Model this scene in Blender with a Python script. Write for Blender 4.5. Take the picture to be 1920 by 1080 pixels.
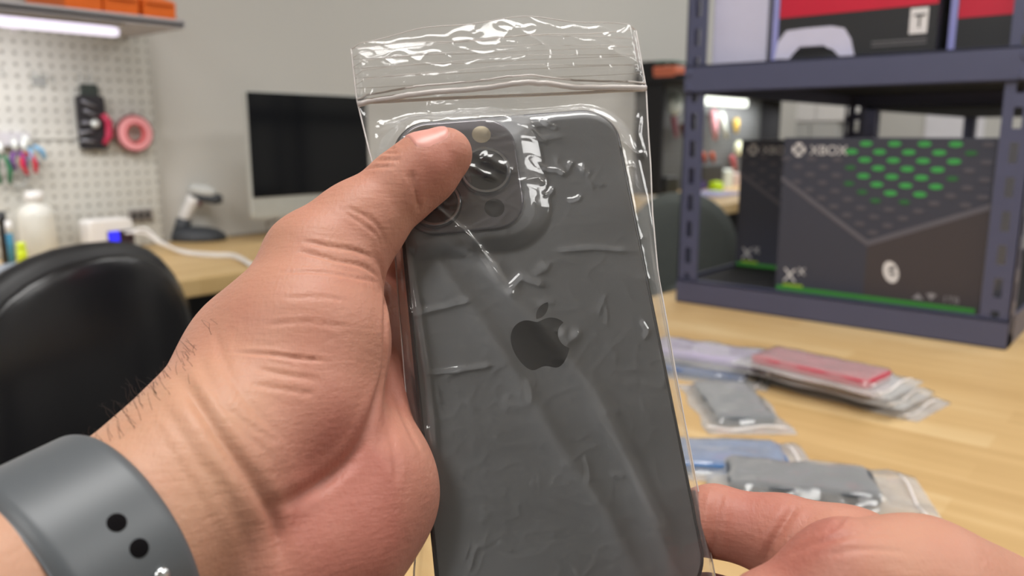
import bpy, bmesh, math, random
import numpy as np
from mathutils import Vector, Matrix, noise
for o in list(bpy.data.objects): bpy.data.objects.remove(o)
S = bpy.context.scene
COL = S.collection
rnd = random.Random(7)
# ------------------------------------------------------------------ camera
F = 1500.0; PITCH = math.radians(10.8); HEAD = math.radians(40.5)
CAM = np.array([0, 0, 1.2])
fw = np.array([math.cos(HEAD)*math.cos(PITCH), math.sin(HEAD)*math.cos(PITCH), -math.sin(PITCH)])
rt = np.array([math.sin(HEAD), -math.cos(HEAD), 0.0]); up = np.cross(rt, fw)
CM = Matrix(((rt[0], up[0], -fw[0], CAM[0]), (rt[1], up[1], -fw[1], CAM[1]), (rt[2], up[2], -fw[2], CAM[2]), (0, 0, 0, 1)))
cd = bpy.data.cameras.new('camera'); cam = bpy.data.objects.new('camera', cd); COL.objects.link(cam)
cam.matrix_world = CM
cd.sensor_width = 36; cd.lens = 36*F/1920; cd.clip_start = 0.01; cd.clip_end = 50
cd.dof.use_dof = True; cd.dof.focus_distance = 0.245; cd.dof.aperture_fstop = 12
S.camera = cam
# ------------------------------------------------------------------ colour management, world
S.view_settings.view_transform = 'Standard'; S.view_settings.look = 'None'
S.view_settings.gamma = 1; S.view_settings.use_curve_mapping = False
S.view_settings.exposure = 0.03
w = bpy.data.worlds.new('world'); S.world = w; w.use_nodes = True
w.node_tree.nodes['Background'].inputs[0].default_value = (0.55, 0.57, 0.6, 1)
w.node_tree.nodes['Background'].inputs[1].default_value = 0.25
# ceiling light panels (area lights set just under each diffuser)
PANELS = [(0.25, 0.15), (-1.9, 0.2), (1.1, -1.4), (2.7, 0.9), (2.7, -0.9), (4.6, 0.9), (4.6, -0.9)]
PW = {0: 24, 1: 26, 2: 20}
for i, (x, y) in enumerate(PANELS):
    l = bpy.data.lights.new('ceiling_panel_light', 'AREA'); l.shape = 'RECTANGLE'; l.size = 1.15; l.size_y = 0.55
    l.energy = PW.get(i, 13); l.color = (1.0, 0.99, 0.975)
    o = bpy.data.objects.new('ceiling_panel_light', l); COL.objects.link(o); o.location = (x, y, 2.76)

# ------------------------------------------------------------------ projection helpers (pixel of the photo -> point on a plane of the room)
def ray(x, y): return fw + rt*(x-960)/F - up*(y-540)/F
def onY(x, y, Y): r = ray(x, y); return CAM + r*(Y-CAM[1])/r[1]
def onX(x, y, X): r = ray(x, y); return CAM + r*(X-CAM[0])/r[0]
def onZ(x, y, Z): r = ray(x, y); return CAM + r*(Z-CAM[2])/r[2]

# ------------------------------------------------------------------ materials
def lin(c): return tuple((v/255/12.92 if v/255 <= .04045 else ((v/255+.055)/1.055)**2.4) for v in c)
MATS = {}
def nmat(name):
    m = bpy.data.materials.new(name); m.use_nodes = True
    return m, m.node_tree, m.node_tree.nodes['Principled BSDF']
def node(t, kind, **kw):
    n = t.nodes.new(kind)
    for k, v in kw.items():
        if k.startswith('i_'): n.inputs[int(k[2:])].default_value = v
        else: setattr(n, k, v)
    return n
def mat(name, rgb, rough=0.5, metal=0.0, var=0.06, scale=30.0, bump=0.0, emit=0, spec=0.5, trans=0.0, alpha=1.0, sss=0.0):
    if name in MATS: return MATS[name]
    m, t, b = nmat(name); c = lin(rgb)
    tc = node(t, 'ShaderNodeTexCoord'); nz = node(t, 'ShaderNodeTexNoise'); nz.inputs['Scale'].default_value = scale
    nz.inputs['Detail'].default_value = 3
    t.links.new(tc.outputs['Object'], nz.inputs['Vector'])
    mx = node(t, 'ShaderNodeMix', data_type='RGBA')
    mx.inputs['A'].default_value = (*[v*(1-var) for v in c], 1); mx.inputs['B'].default_value = (*[min(1, v*(1+var)) for v in c], 1)
    t.links.new(nz.outputs['Fac'], mx.inputs['Factor']); t.links.new(mx.outputs['Result'], b.inputs['Base Color'])
    b.inputs['Roughness'].default_value = rough; b.inputs['Metallic'].default_value = metal
    b.inputs['Specular IOR Level'].default_value = spec
    if bump:
        bp = node(t, 'ShaderNodeBump'); bp.inputs['Strength'].default_value = bump; bp.inputs['Distance'].default_value = 0.001
        t.links.new(nz.outputs['Fac'], bp.inputs['Height']); t.links.new(bp.outputs['Normal'], b.inputs['Normal'])
    if emit:
        b.inputs['Emission Color'].default_value = (*c, 1); b.inputs['Emission Strength'].default_value = emit
    if trans: b.inputs['Transmission Weight'].default_value = trans
    if alpha < 1: b.inputs['Alpha'].default_value = alpha
    MATS[name] = m; return m

def wood_mat(name, tones, plank_w, plank_l, axis=0):
    m, t, b = nmat(name); L = t.links
    tc = node(t, 'ShaderNodeTexCoord'); mp = node(t, 'ShaderNodeMapping')
    if axis: mp.inputs['Rotation'].default_value = (0, 0, math.pi/2)
    L.new(tc.outputs['Object'], mp.inputs['Vector'])
    br = node(t, 'ShaderNodeTexBrick'); br.offset = 0.37; br.offset_frequency = 2
    br.inputs['Color1'].default_value = (0, 0, 0, 1); br.inputs['Color2'].default_value = (1, 1, 1, 1)
    br.inputs['Mortar'].default_value = (.45, .45, .45, 1)
    br.inputs['Scale'].default_value = 1; br.inputs['Mortar Size'].default_value = 0.0004
    br.inputs['Brick Width'].default_value = plank_l; br.inputs['Row Height'].default_value = plank_w
    L.new(mp.outputs[0], br.inputs['Vector'])
    rp = node(t, 'ShaderNodeValToRGB'); e = rp.color_ramp.elements
    e[0].color = (*lin(tones[0]), 1); e[1].color = (*lin(tones[2]), 1)
    k = e.new(0.5); k.color = (*lin(tones[1]), 1)
    m2 = node(t, 'ShaderNodeMapping'); m2.inputs['Scale'].default_value = (3, 60, 60) if not axis else (60, 3, 60)
    L.new(tc.outputs['Object'], m2.inputs['Vector'])
    nz = node(t, 'ShaderNodeTexNoise'); nz.inputs['Scale'].default_value = 1; nz.inputs['Detail'].default_value = 5
    L.new(m2.outputs[0], nz.inputs['Vector'])
    n2 = node(t, 'ShaderNodeTexNoise'); n2.inputs['Scale'].default_value = 7; L.new(tc.outputs['Object'], n2.inputs['Vector'])
    a = node(t, 'ShaderNodeMath', operation='MULTIPLY_ADD'); a.inputs[1].default_value = .45; L.new(br.outputs['Color'], a.inputs[0]); L.new(nz.outputs['Fac'], a.inputs[2])
    a2 = node(t, 'ShaderNodeMath', operation='MULTIPLY_ADD'); a2.inputs[1].default_value = .5; L.new(n2.outputs['Fac'], a2.inputs[0]); L.new(a.outputs[0], a2.inputs[2])
    a3 = node(t, 'ShaderNodeMath', operation='SUBTRACT'); a3.inputs[1].default_value = .48; L.new(a2.outputs[0], a3.inputs[0])
    L.new(a3.outputs[0], rp.inputs[0]); L.new(rp.outputs[0], b.inputs['Base Color'])
    b.inputs['Roughness'].default_value = 0.42
    MATS[name] = m; return m

WALL = mat('painted wall', (200, 198, 193), .85, var=.02, scale=2, bump=.05)
CEIL = mat('ceiling tile', (225, 224, 220), .9, var=.03, scale=40)
FLOOR = mat('concrete floor', (120, 118, 115), .6, var=.12, scale=4)
TABLEW = wood_mat('butcher block', [(188, 153, 102), (206, 172, 120), (220, 192, 144)], .045, .32, 1)
DESKW = wood_mat('desk butcher block', [(188, 154, 102), (204, 172, 118), (218, 190, 142)], .045, .4, 0)
BLUEM = mat('blue grey powder coat', (82, 85, 112), .42, .1, var=.05)
BLACKM = mat('black particle board', (26, 26, 30), .8)
GREYM = mat('grey steel', (188, 185, 189), .5, .05)
BLACKP = mat('black plastic', (24, 25, 28), .42)
DARKP = mat('dark grey plastic', (60, 64, 70), .5)
WHITEP = mat('white plastic', (232, 230, 228), .4)
SILVER = mat('silver aluminium', (205, 208, 204), .38, .35)
ORANGE = mat('orange plastic', (236, 112, 30), .5)
LED = mat('led diffuser', (238, 232, 250), .5, emit=1.0)

# ------------------------------------------------------------------ mesh helpers
def mk(name, verts, faces, m, parent=None, smooth=False, bevel=0, loc=None, seg=2):
    me = bpy.data.meshes.new(name); me.from_pydata([tuple(v) for v in verts], [], [tuple(f) for f in faces])
    me.materials.append(m); me.update()
    return fin(name, me, parent, smooth, bevel, loc, seg)
def fin(name, me, parent=None, smooth=False, bevel=0, loc=None, seg=2):
    if parent is None and loc is None and len(me.vertices):
        a = np.empty(len(me.vertices)*3); me.vertices.foreach_get('co', a); a = a.reshape(-1, 3)
        loc = ((a[:, 0].min()+a[:, 0].max())/2, (a[:, 1].min()+a[:, 1].max())/2, a[:, 2].min())
        a -= np.array(loc); me.vertices.foreach_set('co', a.ravel()); me.update()
    o = bpy.data.objects.new(name, me); COL.objects.link(o)
    if loc is not None: o.location = loc
    if parent is not None:
        o.parent = parent
        if loc is None: o.matrix_parent_inverse = mw(parent).inverted()
    if smooth:
        me.polygons.foreach_set('use_smooth', [True]*len(me.polygons))
    if bevel:
        b = o.modifiers.new('b', 'BEVEL'); b.width = bevel; b.segments = seg; b.limit_method = 'ANGLE'; b.angle_limit = math.radians(35)
        me.polygons.foreach_set('use_smooth', [True]*len(me.polygons))
        wn = o.modifiers.new('w', 'WEIGHTED_NORMAL'); wn.keep_sharp = True
    return o
def mw(o):
    m = o.matrix_basis.copy()
    if o.parent is not None: m = mw(o.parent) @ o.matrix_parent_inverse @ m
    return m
def tag(o, label, cat, group=None, kind=None):
    o['label'] = label; o['category'] = cat
    if group: o['group'] = group
    if kind: o['kind'] = kind
    return o
def empty(name, loc, label, cat, group=None, rot=None):
    o = bpy.data.objects.new(name, None); COL.objects.link(o); o.location = loc; o.empty_display_size = .02
    if rot: o.rotation_euler = rot
    return tag(o, label, cat, group)
def struct(o): o['kind'] = 'structure'; return o

class MB:
    """collects shapes of ONE part"""
    def __init__(s): s.v = []; s.f = []; s.mi = []
    def add(s, v, f):
        n = len(s.v); s.v += [tuple(x) for x in v]; s.f += [tuple(i+n for i in q) for q in f]; return s
    def box(s, a, b):
        x0, y0, z0 = [min(a[i], b[i]) for i in range(3)]; x1, y1, z1 = [max(a[i], b[i]) for i in range(3)]
        return s.add([(x0, y0, z0), (x1, y0, z0), (x1, y1, z0), (x0, y1, z0), (x0, y0, z1), (x1, y0, z1), (x1, y1, z1), (x0, y1, z1)],
                     [(0, 3, 2, 1), (4, 5, 6, 7), (0, 1, 5, 4), (1, 2, 6, 5), (2, 3, 7, 6), (3, 0, 4, 7)])
    def hexa(s, p):   # 8 points bottom4 top4
        return s.add(p, [(0, 3, 2, 1), (4, 5, 6, 7), (0, 1, 5, 4), (1, 2, 6, 5), (2, 3, 7, 6), (3, 0, 4, 7)])
    def tube(s, pts, r, n=12, cap=True):
        pts = [Vector(p) for p in pts]; rs = r if isinstance(r, (list, tuple)) else [r]*len(pts)
        t0 = (pts[1]-pts[0]).normalized(); a = t0.orthogonal().normalized(); v = []
        for i, p in enumerate(pts):
            t = (pts[min(i+1, len(pts)-1)]-pts[max(i-1, 0)]).normalized()
            a = (a-t*a.dot(t)).normalized(); b = t.cross(a)
            for k in range(n):
                th = 2*math.pi*k/n; v.append(p+(a*math.cos(th)+b*math.sin(th))*rs[i])
        f = [(i*n+k, i*n+(k+1) % n, (i+1)*n+(k+1) % n, (i+1)*n+k) for i in range(len(pts)-1) for k in range(n)]
        if cap: f += [tuple(range(n-1, -1, -1)), tuple((len(pts)-1)*n+k for k in range(n))]
        return s.add(v, f)
    def lathe(s, prof, c=(0, 0, 0), n=32, axis=(0, 0, 1)):
        q = Vector((0, 0, 1)).rotation_difference(Vector(axis)); c = Vector(c)
        v = [c+q @ Vector((r*math.cos(2*math.pi*k/n), r*math.sin(2*math.pi*k/n), z)) for r, z in prof for k in range(n)]
        f = [(i*n+k, i*n+(k+1) % n, (i+1)*n+(k+1) % n, (i+1)*n+k) for i in range(len(prof)-1) for k in range(n)]
        f += [tuple(range(n-1, -1, -1)), tuple((len(prof)-1)*n+k for k in range(n))]
        return s.add(v, f)
    def prism(s, poly, ax, ay, org, n0, n1):
        """polygon (2-D) on plane org + x*ax + y*ay, extruded along ax x ay from n0 to n1"""
        ax = Vector(ax); ay = Vector(ay); nn = ax.cross(ay).normalized(); org = Vector(org); n = len(poly)
        v = [org+ax*x+ay*y+nn*n0 for x, y in poly]+[org+ax*x+ay*y+nn*n1 for x, y in poly]
        return s.add(v, [tuple(range(n-1, -1, -1)), tuple(range(n, 2*n))]+[(i, (i+1) % n, n+(i+1) % n, n+i) for i in range(n)])
    def out(s, name, m, parent=None, smooth=False, bevel=0, loc=None, seg=2): return mk(name, s.v, s.f, m, parent, smooth, bevel, loc, seg)
def rrect(w, h, r, n=6, cx=0, cy=0):
    p = []
    for sx, sy, a0 in ((1, 1, 0), (-1, 1, 90), (-1, -1, 180), (1, -1, 270)):
        for k in range(n+1):
            a = math.radians(a0+90*k/n); p.append((cx+sx*(w/2-r)+r*math.cos(a), cy+sy*(h/2-r)+r*math.sin(a)))
    return p
def text(body, size, M, m, parent, name='lettering', ext=0.0003, align='LEFT'):
    c = bpy.data.curves.new(name, 'FONT'); c.body = body; c.size = size; c.extrude = ext; c.align_x = align
    c.materials.append(m); tmp = bpy.data.objects.new(name, c); COL.objects.link(tmp)
    me = bpy.data.meshes.new_from_object(tmp); bpy.data.objects.remove(tmp); o = bpy.data.objects.new(name, me); COL.objects.link(o)
    if not me.materials: me.materials.append(m)
    o.parent = parent; o.matrix_parent_inverse = mw(parent).inverted(); o.matrix_basis = M
    return o

# ================================================================== ROOM
ZT = 0.918                       # height of the benches
Y1, X1, Y0, X0, ZC = 2.1, 5.9, -2.6, -2.6, 2.8
struct(MB().box((X0, Y1, 0), (X1+.1, Y1+.1, ZC)).out('wall_left', WALL))
struct(MB().box((X1, Y0, 0), (X1+.1, Y1, ZC)).out('wall_back', WALL))
struct(MB().box((X0, Y0-.1, 0), (X1+.1, Y0, ZC)).out('wall_right', WALL))
struct(MB().box((X0-.1, Y0-.1, 0), (X0, Y1+.1, ZC)).out('wall_front', WALL))
struct(MB().box((X0-.1, Y0-.1, -.1), (X1+.1, Y1+.1, 0)).out('floor', FLOOR))
struct(MB().box((X0-.1, Y0-.1, ZC), (X1+.1, Y1+.1, ZC+.1)).out('ceiling', CEIL))
PANM = mat('light panel diffuser', (250, 248, 242), .6, emit=1.6)
for i, (x, y) in enumerate(PANELS):
    e = empty('ceiling_light', (x, y, ZC-.03), 'rectangular white ceiling light panel '+['right above the camera', 'behind and left of the camera', 'behind and right of the camera', 'over the rack, wall side', 'over the rack, far side from the wall', 'near the back wall, wall side', 'near the back wall, far side from the pegboards'][i], 'ceiling light', 'ceiling light panels')
    MB().box((x-.62, y-.32, ZC-.03), (x+.62, y+.32, ZC)).out('frame', WHITEP, e)
    MB().box((x-.58, y-.28, ZC-.034), (x+.58, y+.28, ZC-.028)).out('diffuser', PANM, e)

# ================================================================== LEFT BENCH
DY = 1.51
e = empty('workbench', (0.6, 1.8, 0), 'butcher block desk along the left wall below the pegboard', 'desk')
MB().box((-1.2, DY, ZT-.038), (1.9, Y1-.002, ZT)).out('desktop', DESKW, e, bevel=.004)
for x in (-1.1, .3, 1.8):
    for y in (DY+.08, Y1-.06): MB().box((x, y-.025, 0), (x+.05, y+.025, ZT-.038)).out('leg', BLACKP, e)
MB().box((-1.15, Y1-.03, .25), (1.85, Y1-.01, ZT-.06)).out('back_panel', BLACKP, e)
# pegboard
def peg_mat(name, rgb, hole):
    m, t, b = nmat(name); L = t.links
    tc = node(t, 'ShaderNodeTexCoord'); mp = node(t, 'ShaderNodeVectorMath', operation='SCALE'); mp.inputs['Scale'].default_value = 1/.0254
    L.new(tc.outputs['Object'], mp.inputs[0])
    fr = node(t, 'ShaderNodeVectorMath', operation='FRACTION'); L.new(mp.outputs[0], fr.inputs[0])
    sb = node(t, 'ShaderNodeVectorMath', operation='SUBTRACT'); sb.inputs[1].default_value = (.5, .5, .5); L.new(fr.outputs[0], sb.inputs[0])
    ml = node(t, 'ShaderNodeVectorMath', operation='MULTIPLY'); ml.inputs[1].default_value = (1, 0, 1); L.new(sb.outputs[0], ml.inputs[0])
    ln = node(t, 'ShaderNodeVectorMath', operation='LENGTH'); L.new(ml.outputs[0], ln.inputs[0])
    mr = node(t, 'ShaderNodeMapRange'); mr.inputs['From Min'].default_value = .10; mr.inputs['From Max'].default_value = .22
    L.new(ln.outputs['Value'], mr.inputs['Value'])
    mx = node(t, 'ShaderNodeMix', data_type='RGBA'); mx.inputs['A'].default_value = (*lin(hole), 1); mx.inputs['B'].default_value = (*lin(rgb), 1)
    L.new(mr.outputs[0], mx.inputs['Factor']); L.new(mx.outputs['Result'], b.inputs['Base Color'])
    bp = node(t, 'ShaderNodeBump'); bp.inputs['Distance'].default_value = .003; bp.inputs['Strength'].default_value = .8
    L.new(mr.outputs[0], bp.inputs['Height']); L.new(bp.outputs['Normal'], b.inputs['Normal'])
    b.inputs['Roughness'].default_value = .55; MATS[name] = m; return m
PEG = peg_mat('white pegboard steel', (200, 199, 192), (158, 156, 150))
PEGD = peg_mat('dark pegboard steel', (96, 98, 98), (50, 50, 52))
XP = 1.005
e = empty('pegboard', (.3, Y1-.02, ZT), 'off white metal pegboard on the left wall above the desk', 'pegboard')
YB = Y1-.022
MB().box((-.8, YB, 1.19), (XP, Y1-.002, 1.52)).out('upper_panel', PEG, e)
MB().box((-.8, YB, ZT+.002), (XP, Y1-.002, 1.187)).out('lower_panel', PEG, e)
# overhead shelf
YS = 1.80
def zY(x, y, Y): return onY(x, y, Y)[2]
zs0, zs1 = zY(345, 53, YS), zY(345, 38, YS)
xr = onY(345, 45, YS)[0]
e = empty('overhead_shelf', (.3, 1.95, zs0), 'grey metal shelf above the pegboard holding orange bins', 'shelf')
m = MB().box((-.8, YS, zs0+.002), (xr, Y1, zs0+.012)); m.box((-.8, YS, zs0), (xr, YS+.006, zs1)); m.out('shelf_board', GREYM, e, bevel=.001)
MB().prism([(YS, zs0), (Y1-.001, zs0), (Y1-.001, zs0+.085), (Y1-.03, zs0+.085), (YS, zs1)], (0, 1, 0), (0, 0, 1), (xr, 0, 0), -.004, .002).out('end_bracket', GREYM, e)
# LED bar
e = empty('led_light_bar', (.5, 1.95, zs0-.03), 'glowing white light bar under the left overhead shelf', 'light')
xe = onY(217, 55, YS+.05)[0]
MB().box((-.7, YS+.03, zs0-.008), (xe+.01, YS+.075, zs0)).out('housing', WHITEP, e)
MB().prism(rrect(.036, .016, .007), (0, 1, 0), (0, 0, 1), (-.7, YS+.052, zs0-.018), 0, xe+.7).out('diffuser_tube', LED, e, smooth=True)
MB().box((.62, YS+.05, zs0-.036), (.632, YS+.056, zs0-.028)).out('switch', WHITEP, e)
ll = bpy.data.lights.new('led_bar_light', 'AREA'); ll.shape = 'RECTANGLE'; ll.size = 1.4; ll.size_y = .03; ll.energy = 4.2; ll.color = (1, .98, 1)
lo = bpy.data.objects.new('led_bar_light', ll); COL.objects.link(lo); lo.location = (.05, YS+.06, zs0-.036); lo.rotation_euler = (math.radians(25), 0, 0)
# orange bins on the shelf
names = ['leftmost orange plastic bin on the grey overhead shelf', 'middle orange plastic bin on the overhead shelf above the light bar', 'rightmost orange bin near the end of the overhead shelf']
b0 = None
for i, px in enumerate((135, 205, 275)):
    xc = onY(px, 15, YS+.09)[0]
    z = zs0+.0125
    e = empty('orange_bin', (xc, YS+.1, z), names[i], 'bin', 'orange bins on the left shelf')
    wd = .038
    m = MB()
    bt = [(xc-wd, YS+.03, z), (xc+wd, YS+.03, z), (xc+wd, YS+.24, z), (xc-wd, YS+.24, z)]
    tp = [(xc-wd, YS+.005+.02, z+.045), (xc+wd*1.0, YS+.025, z+.045), (xc+wd, YS+.25, z+.11), (xc-wd, YS+.25, z+.11)]
    m.hexa(bt+tp)
    o = m.out('bin_body', ORANGE, e, bevel=.004)
    MB().box((xc-.03, YS+.02, z+.036), (xc+.03, YS+.028, z+.044)).out('front_lip', ORANGE, e, bevel=.002)
# hooks on the pegboard
HOOK = mat('clear hook plastic', (225, 228, 226), .2, trans=.6)
i = 0
for px, py in ((62, 137), (82, 139), (98, 153), (150, 143), (168, 143), (2, 133)):
    p = onY(px, py, YB-.012)
    m = MB(); pts = [(p[0], YB-.001, p[2]+.006), (p[0], YB-.012, p[2]+.006)]+[(p[0], YB-.012-.009*math.sin(a), p[2]-.003+.009*math.cos(a)) for a in np.linspace(0.1, 3.0, 8)]
    m.tube(pts, .0016, 8)
    tag(m.out('peg_hook', HOOK, smooth=True), ['small clear peg hook left of the pair above the label card', 'small clear peg hook right of the pair above the label card', 'small clear peg hook lowest of the cluster at left', 'left one of two small hooks above the black tool packet', 'right one of two small hooks above the black tool packet', 'small clear peg hook at the far left edge of the pegboard'][i], 'hook', 'clear peg hooks'); i += 1
p = onY(75, 152, YB-.004)
tag(MB().box((p[0]-.016, YB-.003, p[2]-.012), (p[0]+.014, YB-.0005, p[2]+.01)).out('label_card', HOOK), 'small clear label card under the hooks on the pegboard', 'card')
# tool packet (black retail card)
p0, p1 = onY(143, 178, YB-.02), onY(205, 280, YB-.02)
e = empty('tool_packet', ((p0[0]+p1[0])/2, YB-.01, p1[2]), 'black carded tool packet hanging on the pegboard beside the pink tape roll', 'tool packet')
xm = (p0[0]+p1[0])/2; wdt = p1[0]-p0[0]; hh = p0[2]-p1[2]
DARKC = mat('black printed card', (46, 44, 48), .35, var=.35, scale=55)
MB().prism(rrect(wdt, hh, .008, cx=xm, cy=(p0[2]+p1[2])/2), (1, 0, 0), (0, 0, 1), (0, YB-.006, 0), 0, .012).out('card', DARKC, e, bevel=.001)
MB().prism(rrect(.04, .03, .006, cx=xm+.002, cy=p0[2]+.012), (1, 0, 0), (0, 0, 1), (0, YB-.004, 0), 0, .01).out('hang_tab', mat('dark green plastic', (52, 60, 56), .4), e, bevel=.001)
m = MB()
for k in range(5):
    a = rnd.uniform(-.5, .5); c = Vector((xm+rnd.uniform(-.02, .012), YB-.021, p1[2]+.02+k*.022)); d = Vector((math.cos(a), 0, math.sin(a)))*.018
    m.tube([c-d, c+d], .004, 8)
m.out('small_tools', mat('gunmetal', (128, 128, 134), .35, .6), e, smooth=True)
m = MB(); q = onY(178, 232, YB-.024); m.lathe([(.0, 0), (.01, 0), (.01, .005), (0, .005)], q, 16, (0, -1, 0)); m.out('silver_badge', SILVER, e, smooth=True)
m = MB(); a, b, c = onY(193, 215, YB-.026), onY(214, 240, YB-.026), onY(196, 270, YB-.026)
m.tube([a, (a+b)/2, b*.5+c*.5, c], [.008, .009, .009, .006], 10); m.out('crimson_grip', mat('crimson rubber', (178, 40, 74), .5), e, smooth=True)
# tape roll
c = onY(252, 250, YB-.022)
e = empty('tape_roll', (c[0], YB-.01, c[2]-.046), 'pink and red tape roll hanging at the right of the pegboard', 'tape')
m = MB(); prof = [(.026, -.008), (.041, -.008), (.043, -.006), (.043, .006), (.041, .008), (.026, .008), (.026, -.008)]
n = 48; q = Vector((0, 0, 1)).rotation_difference(Vector((0, -1, 0)))
v = [Vector(c)+q @ Vector((r*math.cos(2*math.pi*k/n), r*math.sin(2*math.pi*k/n), z)) for r, z in prof for k in range(n)]
m.add(v, [(i*n+k, i*n+(k+1) % n, (i+1)*n+(k+1) % n, (i+1)*n+k) for i in range(6) for k in range(n)])
m.out('tape', mat('pink tape', (236, 160, 164), .35, sss=.1), e, smooth=False)
m = MB(); v = [Vector(c)+q @ Vector((r*math.cos(2*math.pi*k/n), r*math.sin(2*math.pi*k/n), z)) for r, z in [(.0432, -.007), (.0475, 0), (.0432, .0075), (.0432, -.007)] for k in range(n)]
m.add(v, [(i*n+k, i*n+(k+1) % n, (i+1)*n+(k+1) % n, (i+1)*n+k) for i in range(3) for k in range(n)]); m.out('outer_liner', mat('dark red liner', (120, 52, 56), .5), e, smooth=True)
m = MB(); v = [Vector(c)+q @ Vector((r*math.cos(2*math.pi*k/n), r*math.sin(2*math.pi*k/n), z)) for r, z in [(.0215, -.008), (.0262, -.008), (.0262, .009), (.0215, .009), (.0215, -.008)] for k in range(n)]
m.add(v, [(i*n+k, i*n+(k+1) % n, (i+1)*n+(k+1) % n, (i+1)*n+k) for i in range(4) for k in range(n)]); m.out('core', mat('salmon core', (205, 92, 96), .5), e, smooth=True)
# magnetic tool rail with hanging pliers
a, b = onY(0, 248, YB-.02), onY(58, 274, YB-.02)
tag(MB().box((a[0]-.1, YB-.02, b[2]), (b[0], YB, a[2])).out('tool_rail', GREYM, bevel=.001), 'grey steel tool rail at the left of the pegboard', 'tool holder')
def plier(pa, pb, col, label, r=.0055):
    a = onY(*pa, YB-.032); b = onY(*pb, YB-.032); a = Vector(a); b = Vector(b); d = (b-a).normalized(); s = Vector((d.z, 0, -d.x))
    e = empty('pliers', tuple((a+b)/2), label, 'pliers', 'hand tools on the tool rail')
    MB().tube([a-d*.03, a-d*.012, a], [.003, .007, .007], 8).out('jaw', SILVER, e, smooth=True)
    for k in (-1, 1):
        MB().tube([a+s*k*.003, a+d*.012+s*k*.010, (a+b)/2+s*k*.014, b+s*k*.009], [r*.7, r, r, r*.8], 10).out('handle', col, e, smooth=True)
plier((48, 285), (60, 326), mat('red grip', (205, 32, 62), .45), 'pliers with red handles on the left tool rail')
plier((30, 283), (38, 318), mat('purple grip', (104, 56, 128), .45), 'pliers with purple handles left of the red ones')
plier((58, 274), (78, 302), mat('light blue grip', (112, 168, 206), .45), 'pliers with light blue handles right of the red ones')
plier((2, 290), (10, 345), mat('green grip', (38, 110, 72), .45), 'pliers with green handles at the left photo edge')
c = onY(38, 335, YB-.03)
m = MB(); m.tube([(c[0]+.018*math.cos(t), YB-.012, c[2]+.018*math.sin(t)) for t in np.linspace(0, 6.2, 24)], .003, 8)
tag(m.out('clear_ring', HOOK, smooth=True), 'clear plastic ring hanging below the purple pliers', 'ring')
# bottle
c = onZ(72, 484, ZT); c[1] = min(c[1], 2.03)
e = empty('squeeze_bottle', (c[0], c[1], ZT), 'translucent white plastic bottle on the desk below the pegboard', 'bottle')
TR = mat('translucent polyethylene', (235, 234, 226), .35, trans=.25)
MB().lathe([(.0, .001), (.036, .001), (.039, .006), (.039, .10), (.036, .113), (.026, .124), (.018, .128), (.018, .134), (0, .134)], c, 32).out('bottle_body', TR, e, smooth=True)
MB().lathe([(.0, .132), (.019, .132), (.019, .152), (.016, .156), (0, .156)], c, 24).out('cap', WHITEP, e, smooth=True)
# markers at the far left
for px, col, lab, h, r in ((4, BLACKP, 'black handled tool standing at the far left edge of the desk', .12, .009), (14, mat('blue barrel', (70, 140, 176), .4), 'blue marker with white cap standing beside the bottle', .10, .007), (33, mat('neon yellow', (206, 226, 40), .4), 'neon yellow marker standing against the white bottle', .052, .010)):
    c = onZ(px, 494, ZT); c = np.array([c[0]-.005, min(c[1], 2.04)-.05, ZT])
    e = empty('marker', tuple(c), lab, 'marker')
    MB().lathe([(0, 0), (r, 0), (r, h*.7), (r*.8, h*.74), (0, h*.74)], c, 16).out('barrel', col, e, smooth=True)
    MB().lathe([(0, h*.73), (r*.92, h*.73), (r*.85, h), (0, h)], c, 16).out('cap', WHITEP if 'blue' in lab else col, e, smooth=True)
# laptop / grey slab
a, b, c2, d2 = [onZ(*q, ZT) for q in ((0, 492), (112, 488), (104, 552), (0, 556))]
e = empty('laptop', tuple((a+c2)/2), 'thin closed grey laptop lying on the left desk behind the chair', 'laptop')
y0, y1 = 1.56, 1.90; x0, x1 = .16, .62
MB().prism(rrect(x1-x0, y1-y0, .015, cx=(x0+x1)/2, cy=(y0+y1)/2), (1, 0, 0), (0, 1, 0), (0, 0, ZT), .001, .009).out('base', mat('cool grey aluminium', (158, 166, 178), .4, .3), e, bevel=.0015)
MB().prism(rrect(x1-x0, y1-y0, .015, cx=(x0+x1)/2, cy=(y0+y1)/2), (1, 0, 0), (0, 1, 0), (0, 0, ZT), .010, .016).out('lid', mat('cool grey aluminium', (158, 166, 178), .4, .3), e, bevel=.0015)
# charging station
q0, q1 = onZ(205, 464, ZT), None
yc = 2.0; xa, xb = onY(168, 440, yc-.03)[0], onY(252, 440, yc-.03)[0]; zt, zb = zY(205, 412, yc-.03), zY(205, 463, yc-.03); zb = max(zb, ZT+.012)
e = empty('charging_station', ((xa+xb)/2, yc, ZT), 'white multi port charger with a lit blue display on the left desk', 'charger')
MB().prism(rrect(xb-xa, zt-zb, .012, cx=(xa+xb)/2, cy=(zt+zb)/2), (1, 0, 0), (0, 0, 1), (0, yc+.03, 0), 0, .06).out('charger_body', WHITEP, e, bevel=.004)
xs = onY(202, 445, yc-.031)[0]; xs2 = onY(236, 445, yc-.031)[0]; xs3 = onY(258, 445, yc-.031)[0]; za, zc = zY(215, 433, yc-.031), zY(215, 458, yc-.031)
MB().box((xs, yc-.033, zc), (xb-.002, yc-.03, za)).out('port_panel', mat('dark port panel', (52, 38, 48), .3), e)
MB().box((xs+.002, yc-.0345, zc+.002), (xs+.026, yc-.033, za-.001)).out('display', mat('blue display', (40, 40, 235), .3, emit=1.0), e)
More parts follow.
